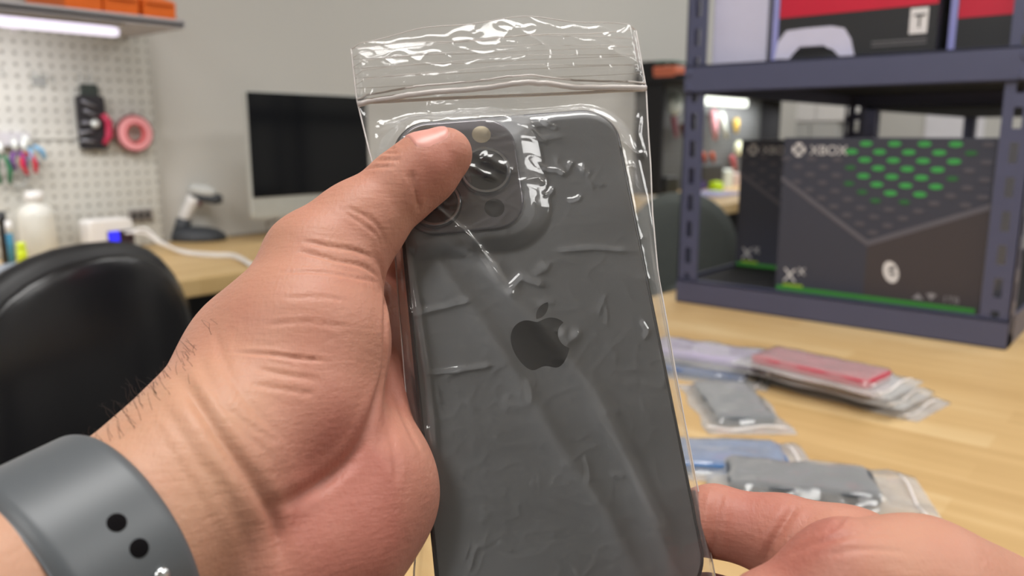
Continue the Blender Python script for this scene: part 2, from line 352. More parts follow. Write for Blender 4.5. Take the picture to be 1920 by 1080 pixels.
m = MB().box((xa+.02, yc-.055, ZT+.0005), (xb+.015, yc+.03, ZT+.011)); m.out('base_tray', mat('mauve grey tray', (150, 126, 118), .5), e, bevel=.002)
for k, off in enumerate((0, .012)):
    pts = [(xb-.012-.012*k, yc-.036, za-.006), (xb+.01, yc-.07, ZT+.06-off), tuple(onZ(300, 452, ZT+.03)+np.array([0, 0, -off*.5])), tuple(onZ(345, 474-3*k, ZT+.006)), tuple(onZ(400, 480-4*k, ZT+.006)), tuple(onZ(440, 482-4*k, ZT+.006)), tuple(onZ(475, 500-4*k, ZT+.006)), tuple(onZ(500, 505-4*k, ZT+.006))]
    cu = []
    P_ = [Vector(p) for p in pts]
    for i in range(len(P_)-1):
        p0, p1, p2, p3 = P_[max(i-1, 0)], P_[i], P_[i+1], P_[min(i+2, len(P_)-1)]
        for s_ in range(6):
            t_ = s_/6; cu.append(.5*((2*p1)+(-p0+p2)*t_+(2*p0-5*p1+4*p2-p3)*t_*t_+(-p0+3*p1-3*p2+p3)*t_**3))
    m = MB().tube(cu, .0032, 8)
    tag(m.out('charging_cable', WHITEP, smooth=True), ['upper white cable running from the charger along the desk', 'lower white cable running from the charger along the desk'][k], 'cable', 'white charging cables')
# outlet plate
a, b = onY(240, 394, YB-.004), onY(290, 413, YB-.004)
e = empty('socket_strip', ((a[0]+b[0])/2, YB, b[2]), 'small grey socket strip low on the pegboard right of the charger', 'socket')
MB().box((a[0], YB-.008, b[2]), (b[0]-.004, YB-.0005, a[2])).out('plate', mat('grey socket plastic', (140, 134, 130), .5), e, bevel=.002)
for k in range(3): MB().box((a[0]+.008+k*.017, YB-.0095, b[2]+.006), (a[0]+.018+k*.017, YB-.008, a[2]-.006)).out('socket', BLACKP, e)
# barcode scanner
c = onZ(372, 450, ZT)
e = empty('barcode_scanner', (c[0], c[1], ZT), 'white and grey barcode scanner standing in its dark dock on the desk', 'scanner')
ax = Vector(rt); 
def SC(u, h, dd=0): return Vector(c)+ax*u+Vector((0, 0, h))+Vector((-fw[0], -fw[1], 0)).normalized()*dd
m = MB(); v = []; n = 32
prof = [(1.0, 0.001), (1.02, .006), (.98, .018), (.8, .03), (.45, .036)]
for (s_, h) in prof:
    for k in range(n):
        t_ = 2*math.pi*k/n; v.append(SC(.075*s_*math.cos(t_)-(1-s_)*.03, h, .05*s_*math.sin(t_)))
m.add(v, [(i*n+k, i*n+(k+1) % n, (i+1)*n+(k+1) % n, (i+1)*n+k) for i in range(4) for k in range(n)]+[tuple(range(4*n, 5*n)), tuple(range(n-1, -1, -1))])
m.out('dock', DARKP, e, smooth=True)
m = MB().tube([SC(-.045, .02), SC(-.04, .045), SC(-.036, .06)], [.03, .022, .019], 16); m.out('dock_neck', DARKP, e, smooth=True)
m = MB().tube([SC(-.042, .045), SC(-.028, .07), SC(-.012, .10), SC(-.004, .118)], [.015, .0165, .0165, .018], 16); m.out('handle', WHITEP, e, smooth=True)
m = MB().tube([SC(-.014, .135), SC(-.006, .139), SC(.03, .134), SC(.052, .128), SC(.058, .126)], [.006, .015, .017, .013, .006], 16); m.out('head_shell', mat('light grey shell', (200, 202, 200), .35), e, smooth=True)
m = MB().tube([SC(-.006, .124), SC(.02, .118), SC(.055, .112), SC(.07, .112)], [.008, .014, .015, .012], 16); m.out('scan_nose', DARKP, e, smooth=True)
m = MB().tube([SC(.012, .105, .002), SC(.013, .092, .002)], [.006, .004], 10); m.out('trigger', mat('maroon trigger', (96, 52, 58), .4), e, smooth=True)
# monitor
YM = 1.86
A, B, C_ = onY(462, 170, YM), onY(476, 371, YM), onY(690, 187, YM)
xl, xrr, ztop, zbot = A[0]-.002, C_[0]-.004, A[2], B[2]
zch = zbot-.055
e = empty('desktop_computer', ((xl+xrr)/2, YM+.05, ZT), 'silver all in one computer with a dark switched off screen on the desk', 'computer')
MB().prism(rrect(xrr-xl, ztop-zch, .008, cx=(xl+xrr)/2, cy=(ztop+zch)/2), (1, 0, 0), (0, 0, 1), (0, YM+.004, 0), -.012, .003).out('casing', SILVER, e, bevel=.002)
MB().box((xl+.002, YM-.001, zbot), (xrr-.002, YM+.003, ztop-.002)).out('screen', mat('black glass screen', (16, 18, 22), .12), e)
MB().box(((xl+xrr)/2-.07, YM+.02, ZT+.008), ((xl+xrr)/2+.07, YM+.03, zch+.08)).out('stand', SILVER, e, bevel=.003)
MB().box(((xl+xrr)/2-.09, YM-.06, ZT), ((xl+xrr)/2+.09, YM+.09, ZT+.008)).out('foot', SILVER, e, bevel=.003)
pts = [onZ(425, 441, ZT+.004), onZ(455, 428, ZT+.004), onZ(480, 416, ZT+.03), onZ(520, 412, ZT+.05)]
tag(MB().tube([np.minimum(p, [9, 2.06, 9]) for p in pts], .004, 8).out('power_cord', mat('grey cord', (140, 134, 126), .5), smooth=True), 'thin grey cord running from the scanner toward the computer', 'cable')

# ================================================================== CHAIR (left)
def office_chair(c, yaw, wd, ht, zmid, label, colm, rimm, bt=.5):
    e = empty('office_chair', (c[0], c[1], 0), label, 'chair')
    R_ = Matrix.Rotation(yaw, 3, 'Z'); c = Vector((c[0], c[1], 0))
    def T(x, y, z): return c+R_ @ Vector((x, y, z))
    # back: superellipse plate, curved; +y is the rear (outer) side
    def plate(name, sw, sh, y0, th, m, dish, par=e, zc=zmid):
        nu, nv = 40, 10; v = []; f = []
        rings = [(.0, 0, 1), (.5, 0, 1), (.86, .0, 1), (.95, .25, 1), (1.0, .75, 0), (.97, 1.0, -1), (.85, 1.0, -1), (.45, 1.0, -1), (0, 1.0, -1)]
        rr = [(.02, 1), (.4, 1), (.75, 1), (.9, .92), (.97, .72), (1., .4), (1., -.1), (.97, -.6), (.9, -1), (.6, -1), (.02, -1)]
        for s_, q_ in rr:
            for k in range(nu):
                t_ = 2*math.pi*k/nu; cx, sx = math.cos(t_), math.sin(t_)
                px_ = sw*s_*abs(cx)**.84*(1 if cx > 0 else -1); pz_ = sh*s_*abs(sx)**.84*(1 if sx > 0 else -1)
                if pz_ < 0: px_ *= 1-.12*(-pz_/sh)
                yy = y0+th*q_/2-dish*(px_/sw)**2*.05-dish*.02*(pz_/sh)**2
                v.append(T(px_, yy, zc+pz_))
        f = [(i*nu+k, i*nu+(k+1) % nu, (i+1)*nu+(k+1) % nu, (i+1)*nu+k) for i in range(len(rr)-1) for k in range(nu)]
        f += [tuple(range(nu-1, -1, -1)), tuple((len(rr)-1)*nu+k for k in range(nu))]
        return mk(name, v, f, m, par, smooth=True)
    plate('backrest', wd, ht, 0, .05, colm, 1)
    plate('back_shell', wd*.93, ht*.93, .026, .02, rimm, 1)
    m = MB().tube([T(0, .052, zmid-.05), T(0, .075, zmid-.14), T(0, .07, zmid-.32), T(0, -.05, zmid-.40)], [.028, .03, .028, .03], 12); m.out('back_support', BLACKP, e, smooth=True)
    MB().lathe([(0, 0), (.03, 0), (.034, .01), (.02, .02), (0, .02)], T(0, .04, zmid-.05), 20, tuple(R_ @ Vector((0, 1, 0)))).out('knob', rimm, e, smooth=True)
    m = MB().prism(rrect(.46, .46, .12), tuple(R_ @ Vector((1, 0, 0))), tuple(R_ @ Vector((0, 1, 0))), T(0, -.25, .48), 0, .08); m.out('seat', colm, e, bevel=.02)
    MB().tube([T(0, -.25, .08), T(0, -.25, .48)], .025, 14).out('gas_column', BLACKP, e, smooth=True)
    for k in range(5):
        a = 2*math.pi*k/5; MB().tube([T(0, -.25, .1), T(.27*math.cos(a), -.25+.27*math.sin(a), .065)], [.025, .015], 8).out('leg', BLACKP, e, smooth=True)
        MB().lathe([(0, -.012), (.026, -.012), (.026, .012), (0, .012)], T(.27*math.cos(a), -.25+.27*math.sin(a), .028), 16, (math.cos(a+yaw+1.57), math.sin(a+yaw+1.57), 0)).out('caster', BLACKP, e, smooth=True)
    return e
CHB = mat('black chair fabric', (30, 30, 33), .5, var=.1, scale=200); CHR = mat('black chair shell', (26, 26, 29), .25)
office_chair((.437, 1.095), math.radians(200), .212, .235, .825, 'black office chair in front of the left desk', CHB, CHR)

# ================================================================== FRONT TABLE
e = empty('work_table', (.95, -.2, 0), 'butcher block work table under the metal shelf and bagged phones', 'table')
MB().box((.31, -1.3, ZT-.04), (2.1, .72, ZT)).out('tabletop', TABLEW, e, bevel=.004)
for x in (.4, 1.95):
    for y in (-1.2, .6): MB().box((x-.03, y-.03, 0), (x+.03, y+.03, ZT-.04)).out('leg', BLACKP, e)

# ================================================================== METAL SHELF ON THE TABLE
XS = 1.22; XSB = 2.04
YL, YR = .665, .170
e = empty('metal_shelf', (1.6, (YL+YR)/2, ZT), 'blue grey metal shelving rack of boxed consoles standing on the table', 'shelving')
def post(y0, y1, x, sgn, ysgn):
    """perforated angle post: front leg with slots (real holes) plus side leg"""
    m = MB(); z0, z1 = ZT, 2.0; wd = abs(y1-y0); t = .002
    ya, yb = min(y0, y1), max(y0, y1)
    m.box((x, ya, z0), (x+t*sgn, ya+wd*.36, z1)); m.box((x, yb-wd*.36, z0), (x+t*sgn, yb, z1))
    z = z0+.006
    while z < z1:
        m.box((x, ya+wd*.36, z), (x+t*sgn, yb-wd*.36, min(z+.018, z1))); z += .0445
    yo = ya if ysgn < 0 else yb
    m.box((x, yo, z0), (x+.036*sgn, yo-t*ysgn, z0+.01))
    z = z0
    m.box((x, yo, z0), (x+.012*sgn, yo-t*ysgn, z1)); m.box((x+.026*sgn, yo, z0), (x+.038*sgn, yo-t*ysgn, z1))
    while z < z1:
        m.box((x+.012*sgn, yo, z), (x+.026*sgn, yo-t*ysgn, min(z+.018, z1))); z += .0445
    return m.out('post', BLUEM, e)
post(YL, YL-.036, XS-.002, 1, 1); post(YR, YR+.036, XS-.002, 1, -1)
post(YL, YL-.036, XSB, -1, 1); post(YR, YR+.036, XSB, -1, -1)
for (za, zb_, nm) in ((1.268, 1.312, 'beam'), (ZT+.0, ZT+.040, 'beam'), (1.70, 1.745, 'beam')):
    for xx, s_ in ((XS-.006, 1), (XSB+.004, -1)):
        m = MB().box((xx, YR, za), (xx+.004*s_, YL, zb_)); m.box((xx, YR, zb_-.004), (xx+.016*s_, YL, zb_)); m.box((xx, YR, za), (xx+.012*s_, YL, za+.003)); m.out(nm, BLUEM, e, bevel=.001)
    for yy in (YR, YL-.004):
        MB().box((XS, yy, za), (XSB, yy+.004, zb_)).out('side_beam', BLUEM, e)
for zb_ in (1.306, ZT+.034, 1.738):
    MB().box((XS+.003, YR+.005, zb_-.012), (XSB-.003, YL-.005, zb_)).out('shelf_board', BLACKM, e)
e_front = e
e = empty('metal_shelf', (2.7, (YL+YR)/2, 0), 'second dark metal rack standing behind the boxed consoles rack', 'shelving')
for x in (2.12, 3.25):
    for y in (YL, YR+.036): MB().box((x, y-.036, 0), (x+.036, y, 2.0)).out('post', BLUEM, e)
for z in (.5, 1.262, 1.70): MB().box((2.12, YR-.0, z), (3.286, YL, z+.04)).out('shelf_board', BLACKM, e)
e = e_front
m = MB()
for yy in (YR+.012, YL-.012):
    for zz in (1.275, 1.300): m.lathe([(0, 0), (.006, 0), (.005, .002), (0, .002)], (XS-.0062, yy+.004, zz), 12, (-1, 0, 0))
m.out('rivets', BLUEM, e)

# ------------------------------------------------------------------ boxed consoles
TX = Matrix(((0, 0, -1, 0), (-1, 0, 0, 0), (0, 1, 0, 0), (0, 0, 0, 1)))   # text/plane frame that faces -X
def TM(x, p): M = TX.copy(); M.translation = Vector((x, p[1], p[2])); return M
BOXD = mat('matte charcoal carton', (62, 64, 78), .5, var=.05, scale=8); BOXL = mat('lighter charcoal carton', (68, 62, 66), .5, var=.05, scale=8)
GREEN = mat('printed green', (66, 165, 84), .4); GREEND = mat('printed dim green', (48, 110, 62), .4); DOT = mat('embossed grey print', (88, 86, 96), .45); WPR = mat('printed white', (225, 222, 224), .5)
LIME = mat('printed lime', (160, 190, 50), .5); VLINE = mat('printed mid grey', (96, 94, 104), .5); STRIPE = mat('printed stripe green', (70, 150, 66), .4)
ZB = ZT+.036
def x_box(XF, yl, yr, zt, label, full=True):
    """black carton with a V shaped field of oval dimples"""
    e = empty('console_carton', (XF+.08, (yl+yr)/2, ZB), label, 'box', 'black console cartons')
    W = yl-yr; H = zt-ZB
    MB().box((XF, yr, ZB), (XF+.17, yl, zt)).out('carton', BOXD, e, bevel=.002)
    def g(u, v, x=.0006): return (XF-x, yl-u*W, zt-v*H)      # u right, v down, 0..1
    MB().add([g(.47, .64, .0003), g(.47, 1, .0003), g(1, 1, .0003), g(1, .36, .0003)], [(0, 1, 2, 3)]).out('lower_panel_print', BOXL, e)
    m = MB()
    for (a, b) in (((0, .24), (.47, .62)), ((.47, .62), (1, .36))):
        m.add([g(*a), g(a[0], a[1]+.035), g(b[0], b[1]+.035), g(*b)], [(0, 1, 2, 3)])
    m.out('v_shaped_line', VLINE, e)
    gr, gd, ds = MB(), MB(), MB(); row = 0; v_ = .035
    while v_ < .62:
        u0 = .02+(.0675 if row % 2 else 0); u_ = u0
        while u_ < .99:
            lim = .24+(.38/.47)*u_ if u_ < .47 else .62-(.26/.53)*(u_-.47)
            if v_ < lim-.03 and not (u_ < .30 and v_ < .13):
                r2 = ((u_-.60)/.30)**2+((v_-.10)/.30)**2
                tgt = gr if r2 < .68 else (gd if r2 < 1.05 else ds)
                kk = 1.0 if r2 < .68 else .85
                tgt.add([g(u_+.031*kk*math.cos(a), v_+.0165*kk*math.sin(a), .0008) for a in np.linspace(0, 2*math.pi, 14, endpoint=False)], [tuple(range(14))])
            u_ += .135
        v_ += .0485; row += 1
    ds.out('oval_dimples', DOT, e); gr.out('green_ovals', GREEN, e); gd.out('dim_green_ovals', GREEND, e)
    # round mark with an X cut, and word
    m = MB(); cu, cv = .085, .075
    cc = Vector(g(cu, cv, .0008)); r = .0105
    for a0 in (45, 135, 225, 315):
        pts = [(0.12*r*math.cos(math.radians(a0+0)), .12*r*math.sin(math.radians(a0)))]
        pts = [(r*.22*math.cos(math.radians(a0-45+45)), r*.22*math.sin(math.radians(a0)))]+[(r*math.cos(math.radians(a0-45+10+i*14)), r*math.sin(math.radians(a0-45+10+i*14))) for i in range(6)]
        q_ = Matrix.Rotation(math.radians(45), 2)
        m.add([cc+Vector((0, -(q_ @ Vector(p)).x, (q_ @ Vector(p)).y)) for p in pts], [tuple(range(len(pts)))])
    m.out('round_logo', WPR, e)
    text('XBOX', .020, TM(XF-.001, g(.145, .105)), WPR, e)
    # lower left mark
    text('X', .030, TM(XF-.001, g(.045, .93)), WPR, e); 
    text('X', .017, TM(XF-.001, g(.125, .88)), WPR, e)
    MB().add([g(.045, .945), g(.045, .965), g(.155, .965), g(.155, .945)], [(0, 1, 2, 3)]).out('lime_underline', LIME, e)
    MB().add([g(.01, .962, .0007), g(.01, .992, .0007), g(.985, .992, .0007), g(.985, .962, .0007)], [(0, 1, 2, 3)]).out('green_stripe', STRIPE, e)
    # oval emblem
    m = MB(); cc = Vector(g(.595, .80, .0008))
    m.add([cc+Vector((0, .011*math.cos(a)*(1)+.003*math.sin(a), .016*math.sin(a))) for a in np.linspace(0, 2*math.pi, 24, endpoint=False)], [tuple(range(24))]); m.out('oval_emblem', WPR, e)
    m = MB(); cc = Vector(g(.60, .785, .0011))
    m.add([cc+Vector((0, y_, z_)) for y_, z_ in ((.006, -.002), (.001, .005), (-.005, .004), (-.001, -.001))], [(0, 1, 2, 3)])
    m.add([cc+Vector((0, y_, z_)) for y_, z_ in ((.004, -.006), (.001, -.004), (-.006, -.005), (-.002, -.009))], [(0, 1, 2, 3)]); m.out('emblem_marks', BOXD, e)
    m = MB(); a = g(.73, .93, .0008); m.add([(a[0], a[1]+.008, a[2]-.004), (a[0], a[1], a[2]+.005), (a[0], a[1]-.008, a[2]-.004)], [(0, 1, 2)])
    b = g(.79, .92, .0008); m.add([(b[0], b[1]+.007, b[2]+.003), (b[0], b[1], b[2]-.006), (b[0], b[1]-.007, b[2]+.003), (b[0], b[1], b[2]+.005)], [(0, 1, 2, 3)]); m.out('triangle_marks', VLINE if not full else mat('printed light grey', (150, 146, 150), .5), e)
    text('1TB', .013, TM(XF-.001, g(.84, .945)), mat('printed light grey', (150, 146, 150), .5), e)
    return e
a = onX(1470, 258, 1.245); b = onX(1872, 255, 1.245)
x_box(1.245, a[1], b[1], a[2], 'large black carton with green ovals at the right, on the lower shelf')
a = onX(1390, 262, 1.30); b = onX(1470, 255, 1.30)
x_box(1.43, onX(1390, 262, 1.43)[1], onX(1390, 262, 1.43)[1]-.29, onX(1390, 262, 1.43)[2], 'second black carton set back behind and left of the front one', False)

# upper shelf cartons: white panel carton, two red and black cartons
ZU = 1.312
RED = mat('printed red', (196, 30, 58), .4, var=.15, scale=9); LIL = mat('lilac white carton', (205, 203, 226), .45); BLK = mat('printed near black', (40, 41, 45), .45)
a, b = onX(1334, 112, 1.25), onX(1436, 108, 1.25)
e = empty('white_carton', (1.33, (a[1]+b[1])/2, ZU), 'plain lilac white carton at the left end of the upper shelf', 'box')
MB().box((1.25, b[1], ZU), (1.40, a[1], ZU+.36)).out('carton', LIL, e, bevel=.002)
def p_box(XF, pl, pr_, label, full):
    yl, yr = onX(pl, 60, XF)[1], onX(pr_, 60, XF)[1]
    e = empty('console_carton', (XF+.08, (yl+yr)/2, ZU), label, 'box', 'red and black console cartons')
    MB().box((XF, yr, ZU), (XF+.13, yl, ZU+.36)).out('carton', BLK, e, bevel=.002)
    zl, zr = onX(pl, 36, XF)[2], onX(pr_, 20, XF)[2]
    MB().add([(XF-.0006, yl-.010, zl), (XF-.0006, yr+.001, zl), (XF-.0006, yr+.001, ZU+.34), (XF-.0006, yl-.010, ZU+.34)], [(0, 1, 2, 3)]).out('red_print', RED, e)
    MB().add([(XF-.0009, yl, ZU+.002), (XF-.0009, yl-.009, ZU+.002), (XF-.0009, yl-.009, ZU+.358), (XF-.0009, yl, ZU+.358)], [(0, 1, 2, 3)]).out('lilac_edge_stripe', mat('printed periwinkle', (148, 150, 210), .45), e)
    if full:
        # rating box
        cy = (onX(1723, 40, XF)[1] if full else yr+.035); cz = ZU+.0415
        MB().add([(XF-.001, cy+.0115, cz-.016), (XF-.001, cy-.0115, cz-.016), (XF-.001, cy-.0115, cz+.018), (XF-.001, cy+.0115, cz+.018)], [(0, 1, 2, 3)]).out('rating_box', WPR, e)
        text('T', .026, TM(XF-.0015, (0, cy+.007, cz-.008)), BLK, e)
        m = MB()
        for k in range(2): m.box((XF-.001, cy-.012, ZU+.012+k*.005), (XF-.0005, cy+.060, ZU+.014+k*.005))
        m.out('small_print', mat('printed dim grey', (112, 110, 114), .5), e)
        m = MB()
        for k in range(2): m.box((XF-.0012, cy-.012, zl+.018+k*.004), (XF-.0006, cy+.030-.01*k, zl+.0205+k*.004))
        m.out('red_panel_print', WPR, e)
    if full:
        # controller picture: printed silhouette on the carton
        def cp(x, y): q_ = onX(x, y, XF); return (XF-.0013, q_[1], q_[2])
        out = [(1452, 108), (1460, 75), (1475, 55), (1510, 50), (1560, 46), (1584, 50), (1596, 70), (1603, 104), (1576, 105), (1562, 90), (1547, 85), (1500, 88), (1490, 96), (1480, 108)]
        out = [(x, y+3) for x, y in out]
        m = MB(); P2 = [cp(*q_) for q_ in out]; m.add(P2, [(0, 1, 2, 12, 13), (2, 3, 11, 12), (3, 4, 10, 11), (4, 5, 9, 10), (5, 6, 8, 9), (6, 7, 8)])
        m.out('printed_gamepad', LIL, e)
        m = MB(); m.add([cp(1500, 88), cp(1545, 85), cp(1560, 96), cp(1485, 104)], [(0, 1, 2, 3)]); m.out('printed_gamepad_shadow', BLACKM, e)
    return e
p_box(1.235, 1449, 1757, 'red and black carton with a white gamepad picture on the upper shelf', True)
p_box(1.262, 1779, 1903, 'red and black carton at the right end of the upper shelf', False)

# ================================================================== PHONES IN BAGS ON THE TABLE
FILMT = None
def film_mat(name, haze=.12, glossy=1.0, tint=(240, 240, 240), slope=.35):
    m = bpy.data.materials.new(name); m.use_nodes = True; t = m.node_tree; t.nodes.clear(); L = t.links
    out = node(t, 'ShaderNodeOutputMaterial'); tr = node(t, 'ShaderNodeBsdfTransparent'); gl = node(t, 'ShaderNodeBsdfGlossy'); gl.inputs['Roughness'].default_value = .13
    df = node(t, 'ShaderNodeBsdfDiffuse'); df.inputs['Color'].default_value = (*lin(tint), 1)
    fr = node(t, 'ShaderNodeFresnel'); fr.inputs['IOR'].default_value = 1.5
    mf = node(t, 'ShaderNodeMath', operation='MULTIPLY'); mf.inputs[1].default_value = 1.0*glossy; L.new(fr.outputs[0], mf.inputs[0]); mf.use_clamp = True
    lw = node(t, 'ShaderNodeLayerWeight'); lw.inputs['Blend'].default_value = .35
    hz = node(t, 'ShaderNodeMath', operation='MULTIPLY_ADD'); hz.inputs[1].default_value = slope; hz.inputs[2].default_value = haze; L.new(lw.outputs['Facing'], hz.inputs[0]); hz.use_clamp = True
    m1 = node(t, 'ShaderNodeMixShader'); L.new(hz.outputs[0], m1.inputs[0]); L.new(tr.outputs[0], m1.inputs[1]); L.new(df.outputs[0], m1.inputs[2])
    m2 = node(t, 'ShaderNodeMixShader'); L.new(mf.outputs[0], m2.inputs[0]); L.new(m1.outputs[0], m2.inputs[1]); L.new(gl.outputs[0], m2.inputs[2])
    L.new(m2.outputs[0], out.inputs[0])
    tc = node(t, 'ShaderNodeTexCoord'); nz = node(t, 'ShaderNodeTexNoise'); nz.inputs['Scale'].default_value = 90; nz.inputs['Detail'].default_value = 2
    L.new(tc.outputs['Object'], nz.inputs['Vector'])
    bp = node(t, 'ShaderNodeBump'); bp.inputs['Strength'].default_value = .25; bp.inputs['Distance'].default_value = .001; L.new(nz.outputs['Fac'], bp.inputs['Height'])
    for n_ in (gl, df): L.new(bp.outputs[0], n_.inputs['Normal'])
    MATS[name] = m; return m
FILM = film_mat('clear film', .05, 1.5); FILM2 = film_mat('hazy film', .13, 1.2, slope=.34)
def bagged(px, pz, length, width, col, label, ang, zlift=0.0, tail=.03, th=.008, mat_film=None, islabel=None, pillow=.006):
    """phone slab in a loose clear bag; px = pixel of its centre on the table; ang = direction of its long side in the room"""
    c = onZ(px[0], px[1], ZT+zlift+.004); c = Vector((c[0], c[1], ZT+zlift))
    ca, sa = math.cos(ang), math.sin(ang); u = Vector((ca, sa, 0)); v_ = Vector((-sa, ca, 0))
    e1 = empty('smartphone', tuple(c), label[0], 'phone', 'bagged phones on the table')
    m = MB().prism(rrect(length, width, .010), tuple(u), tuple(v_), c+Vector((0, 0, .0022)), 0, th); m.out('phone_body', col, e1, bevel=.0015)
    m = MB().prism(rrect(.028, .030, .006, cx=-length/2+.020, cy=width/2-.021), tuple(u), tuple(v_), c+Vector((0, 0, .0022)), th, th+.0012); m.out('camera_plate', col, e1, bevel=.0005)
    e2 = empty('plastic_bag', tuple(c+v_*.0), label[1], 'bag', 'clear bags on the table')
    nu, nv = 34, 22; L2, W2 = length/2+.016, width/2+.012
    for side in (1, 0):
        V = []; Fc = []
        for i in range(nu):
            for j in range(nv):
                s_ = i/(nu-1)*2-1; q_ = j/(nv-1)*2-1
                x = s_*L2+(tail if s_ > .8 else 0)*(s_-.8)*5; y = q_*W2*(1+.05*math.sin(s_*7+px[0]))
                inside = max(0, min(1, (length/2+.004-abs(x))/.008))*max(0, min(1, (width/2+.004-abs(y))/.006))
                n_ = noise.noise(Vector((x*45+px[0], y*45, px[1])))
                if side: z = .0010+inside*(th+.0022)+(.35+.65*(1-inside))*pillow*(.5+n_)*(0.4+.6*(1-max(abs(s_), abs(q_))**6))
                else: z = .0004+.0004*inside
                if max(abs(s_), abs(q_)) > .99: z = .0007
                V.append(c+u*x+v_*y+Vector((0, 0, max(z, .0003))))
        Fc = [(i*nv+j, (i+1)*nv+j, (i+1)*nv+j+1, i*nv+j+1) for i in range(nu-1) for j in range(nv-1)]
        mk('front_film' if side else 'rear_film', V, Fc, mat_film or FILM2, e2, smooth=True)
    xz = L2+tail-.012
    MB().tube([c+u*xz+v_*(q_*W2)+Vector((0, 0, .003+.002*math.sin(q_*4))) for q_ in np.linspace(-1, 1, 12)], .0011, 8).out('zip_seal', mat('zip strip plastic', (238, 232, 230), .35), e2, smooth=True)
LILP = mat('lilac phone', (188, 176, 208), .3); NAVY = mat('blue phone', (62, 96, 150), .3); REDP = mat('red phone', (190, 30, 62), .3); GRP = mat('graphite phone', (84, 92, 100), .3); SILP = mat('silver phone', (206, 202, 196), .3); BLUP = mat('sky blue phone', (66, 112, 168), .3); DKP = mat('dark slate phone', (70, 76, 84), .3); WHP = mat('white phone', (226, 224, 232), .3)
R90 = math.radians
bagged((1300, 690), 0, .135, .066, NAVY, ('blue phone under the lilac phone beside the big bag edge', 'clear bag around the blue phone under the lilac one'), R90(-76), 0, .01)
bagged((1325, 664), 0, .140, .068, LILP, ('lilac phone on top of the blue phone, left of the red one', 'clear bag around the lilac phone'), R90(-82), .014, .012)
bagged((1580, 726), 0, .138, .066, SILP, ('silver phone at the bottom of the stack under the red phone', 'bottom clear bag of the stack under the red phone'), R90(-98), 0, .014)
bagged((1555, 708), 0, .136, .064, WHP, ('white phone in the middle of the stack under the red phone', 'middle clear bag of the stack under the red phone'), R90(-97), .013, .012)
bagged((1535, 690), 0, .138, .062, REDP, ('red phone on top of the stack on the table', 'clear bag around the red phone on the stack'), R90(-97), .026, .010, pillow=.004)
bagged((1372, 757), 0, .120, .060, GRP, ('graphite phone lying alone behind the bag, between the stack and the blue pair', 'clear bag with white zip around the graphite phone'), R90(-140), 0, .004)
bagged((1340, 858), 0, .120, .062, BLUP, ('sky blue phone in the nearest row beside the held bag', 'crinkled clear bag around the sky blue phone'), R90(-55), 0, .008, pillow=.008)
bagged((1500, 905), 0, .115, .058, DKP, ('dark slate phone right above the right hand', 'crinkled clear bag around the dark slate phone near the right hand'), R90(-62), .003, .022, pillow=.008)

# ================================================================== FAR WORKSTATION (along the same wall)
XA, XB = float(onY(1262, 250, 1.9)[0]), 4.75
e = empty('far_workbench', (3.9, 1.8, 0), 'far wooden bench seen between the shelf post and the cartons', 'desk')
MB().box((2.75, 1.5, ZT-.045), (XB, Y1-.002, ZT)).out('desktop', DESKW, e, bevel=.004)
for x in (2.8, 4.65):
    for y in (1.56, 2.04): MB().box((x, y-.025, 0), (x+.05, y+.025, ZT-.045)).out('leg', BLACKP, e)
MB().box((3.3, 1.62, .2), (XB-.1, 1.64, ZT-.045)).out('modesty_panel', BLACKM, e)
e = empty('tool_board', (4.2, 2.05, ZT), 'dark grey tool pegboard above the far bench', 'pegboard')
MB().box((XA, 2.065, ZT+.001), (XB-.02, Y1-.002, 1.52)).out('board', PEGD, e)
MB().box((XA-.02, 1.95, ZT+.001), (XA, Y1-.002, 1.54)).out('side_frame', BLACKM, e)
MB().box((XB-.02, 1.95, ZT+.001), (XB, Y1-.002, 1.54)).out('side_frame', BLACKM, e)
MB().box((XA-.03, 1.82, 1.445), (XB, Y1-.002, 1.475)).out('header_shelf', BLACKM, e)
e = empty('far_light_bar', (4.3, 1.9, 1.38), 'glowing white light bar over the far bench seen through the rack', 'light')
a, b = onY(1318, 186, 1.93), onY(1395, 196, 1.93)
MB().box((a[0], 1.91, a[2]+.012), (b[0]+.02, 1.95, a[2]+.03)).out('housing', WHITEP, e)
MB().box((a[0], 1.915, a[2]-.026), (b[0]+.02, 1.945, a[2]+.012)).out('diffuser_tube', mat('far led diffuser', (244, 250, 240), .5, emit=2.0), e, bevel=.006)
l2 = bpy.data.lights.new('far_bar_light', 'AREA'); l2.shape = 'RECTANGLE'; l2.size = .7; l2.size_y = .03; l2.energy = 3
lo = bpy.data.objects.new('far_bar_light', l2); COL.objects.link(lo); lo.location = (4.3, 1.93, a[2]-.03); lo.rotation_euler = (R90(25), 0, 0)
# bins on top of header shelf
def bx(px0, py0, px1, py1, Y, dep, name, col, label, cat, tap=.0, grp=None):
    a, b = onY(px0, py0, Y), onY(px1, py1, Y); z0, z1 = min(a[2], b[2]), max(a[2], b[2])
    m = MB().hexa([(a[0]+tap, Y, z0), (b[0]-tap, Y, z0), (b[0]-tap, Y+dep, z0), (a[0]+tap, Y+dep, z0), (a[0], Y, z1), (b[0], Y, z1), (b[0], Y+dep, z1), (a[0], Y+dep, z1)])
    return tag(m.out(name, col, bevel=min(.008, abs(b[0]-a[0])*.2, dep*.3)), label, cat, grp)
OR2 = mat('faded orange', (205, 112, 84), .5)
bx(1266, 122, 1288, 148, 1.88, .12, 'orange_bin', OR2, 'faded orange bin on the far dark header shelf left of the rack post', 'bin', .01)
bx(1262, 113, 1292, 121, 1.90, .10, 'teal_tray', mat('teal plastic', (70, 122, 112), .5), 'teal tray on top of the faded orange bin', 'tray')
YH = 2.03
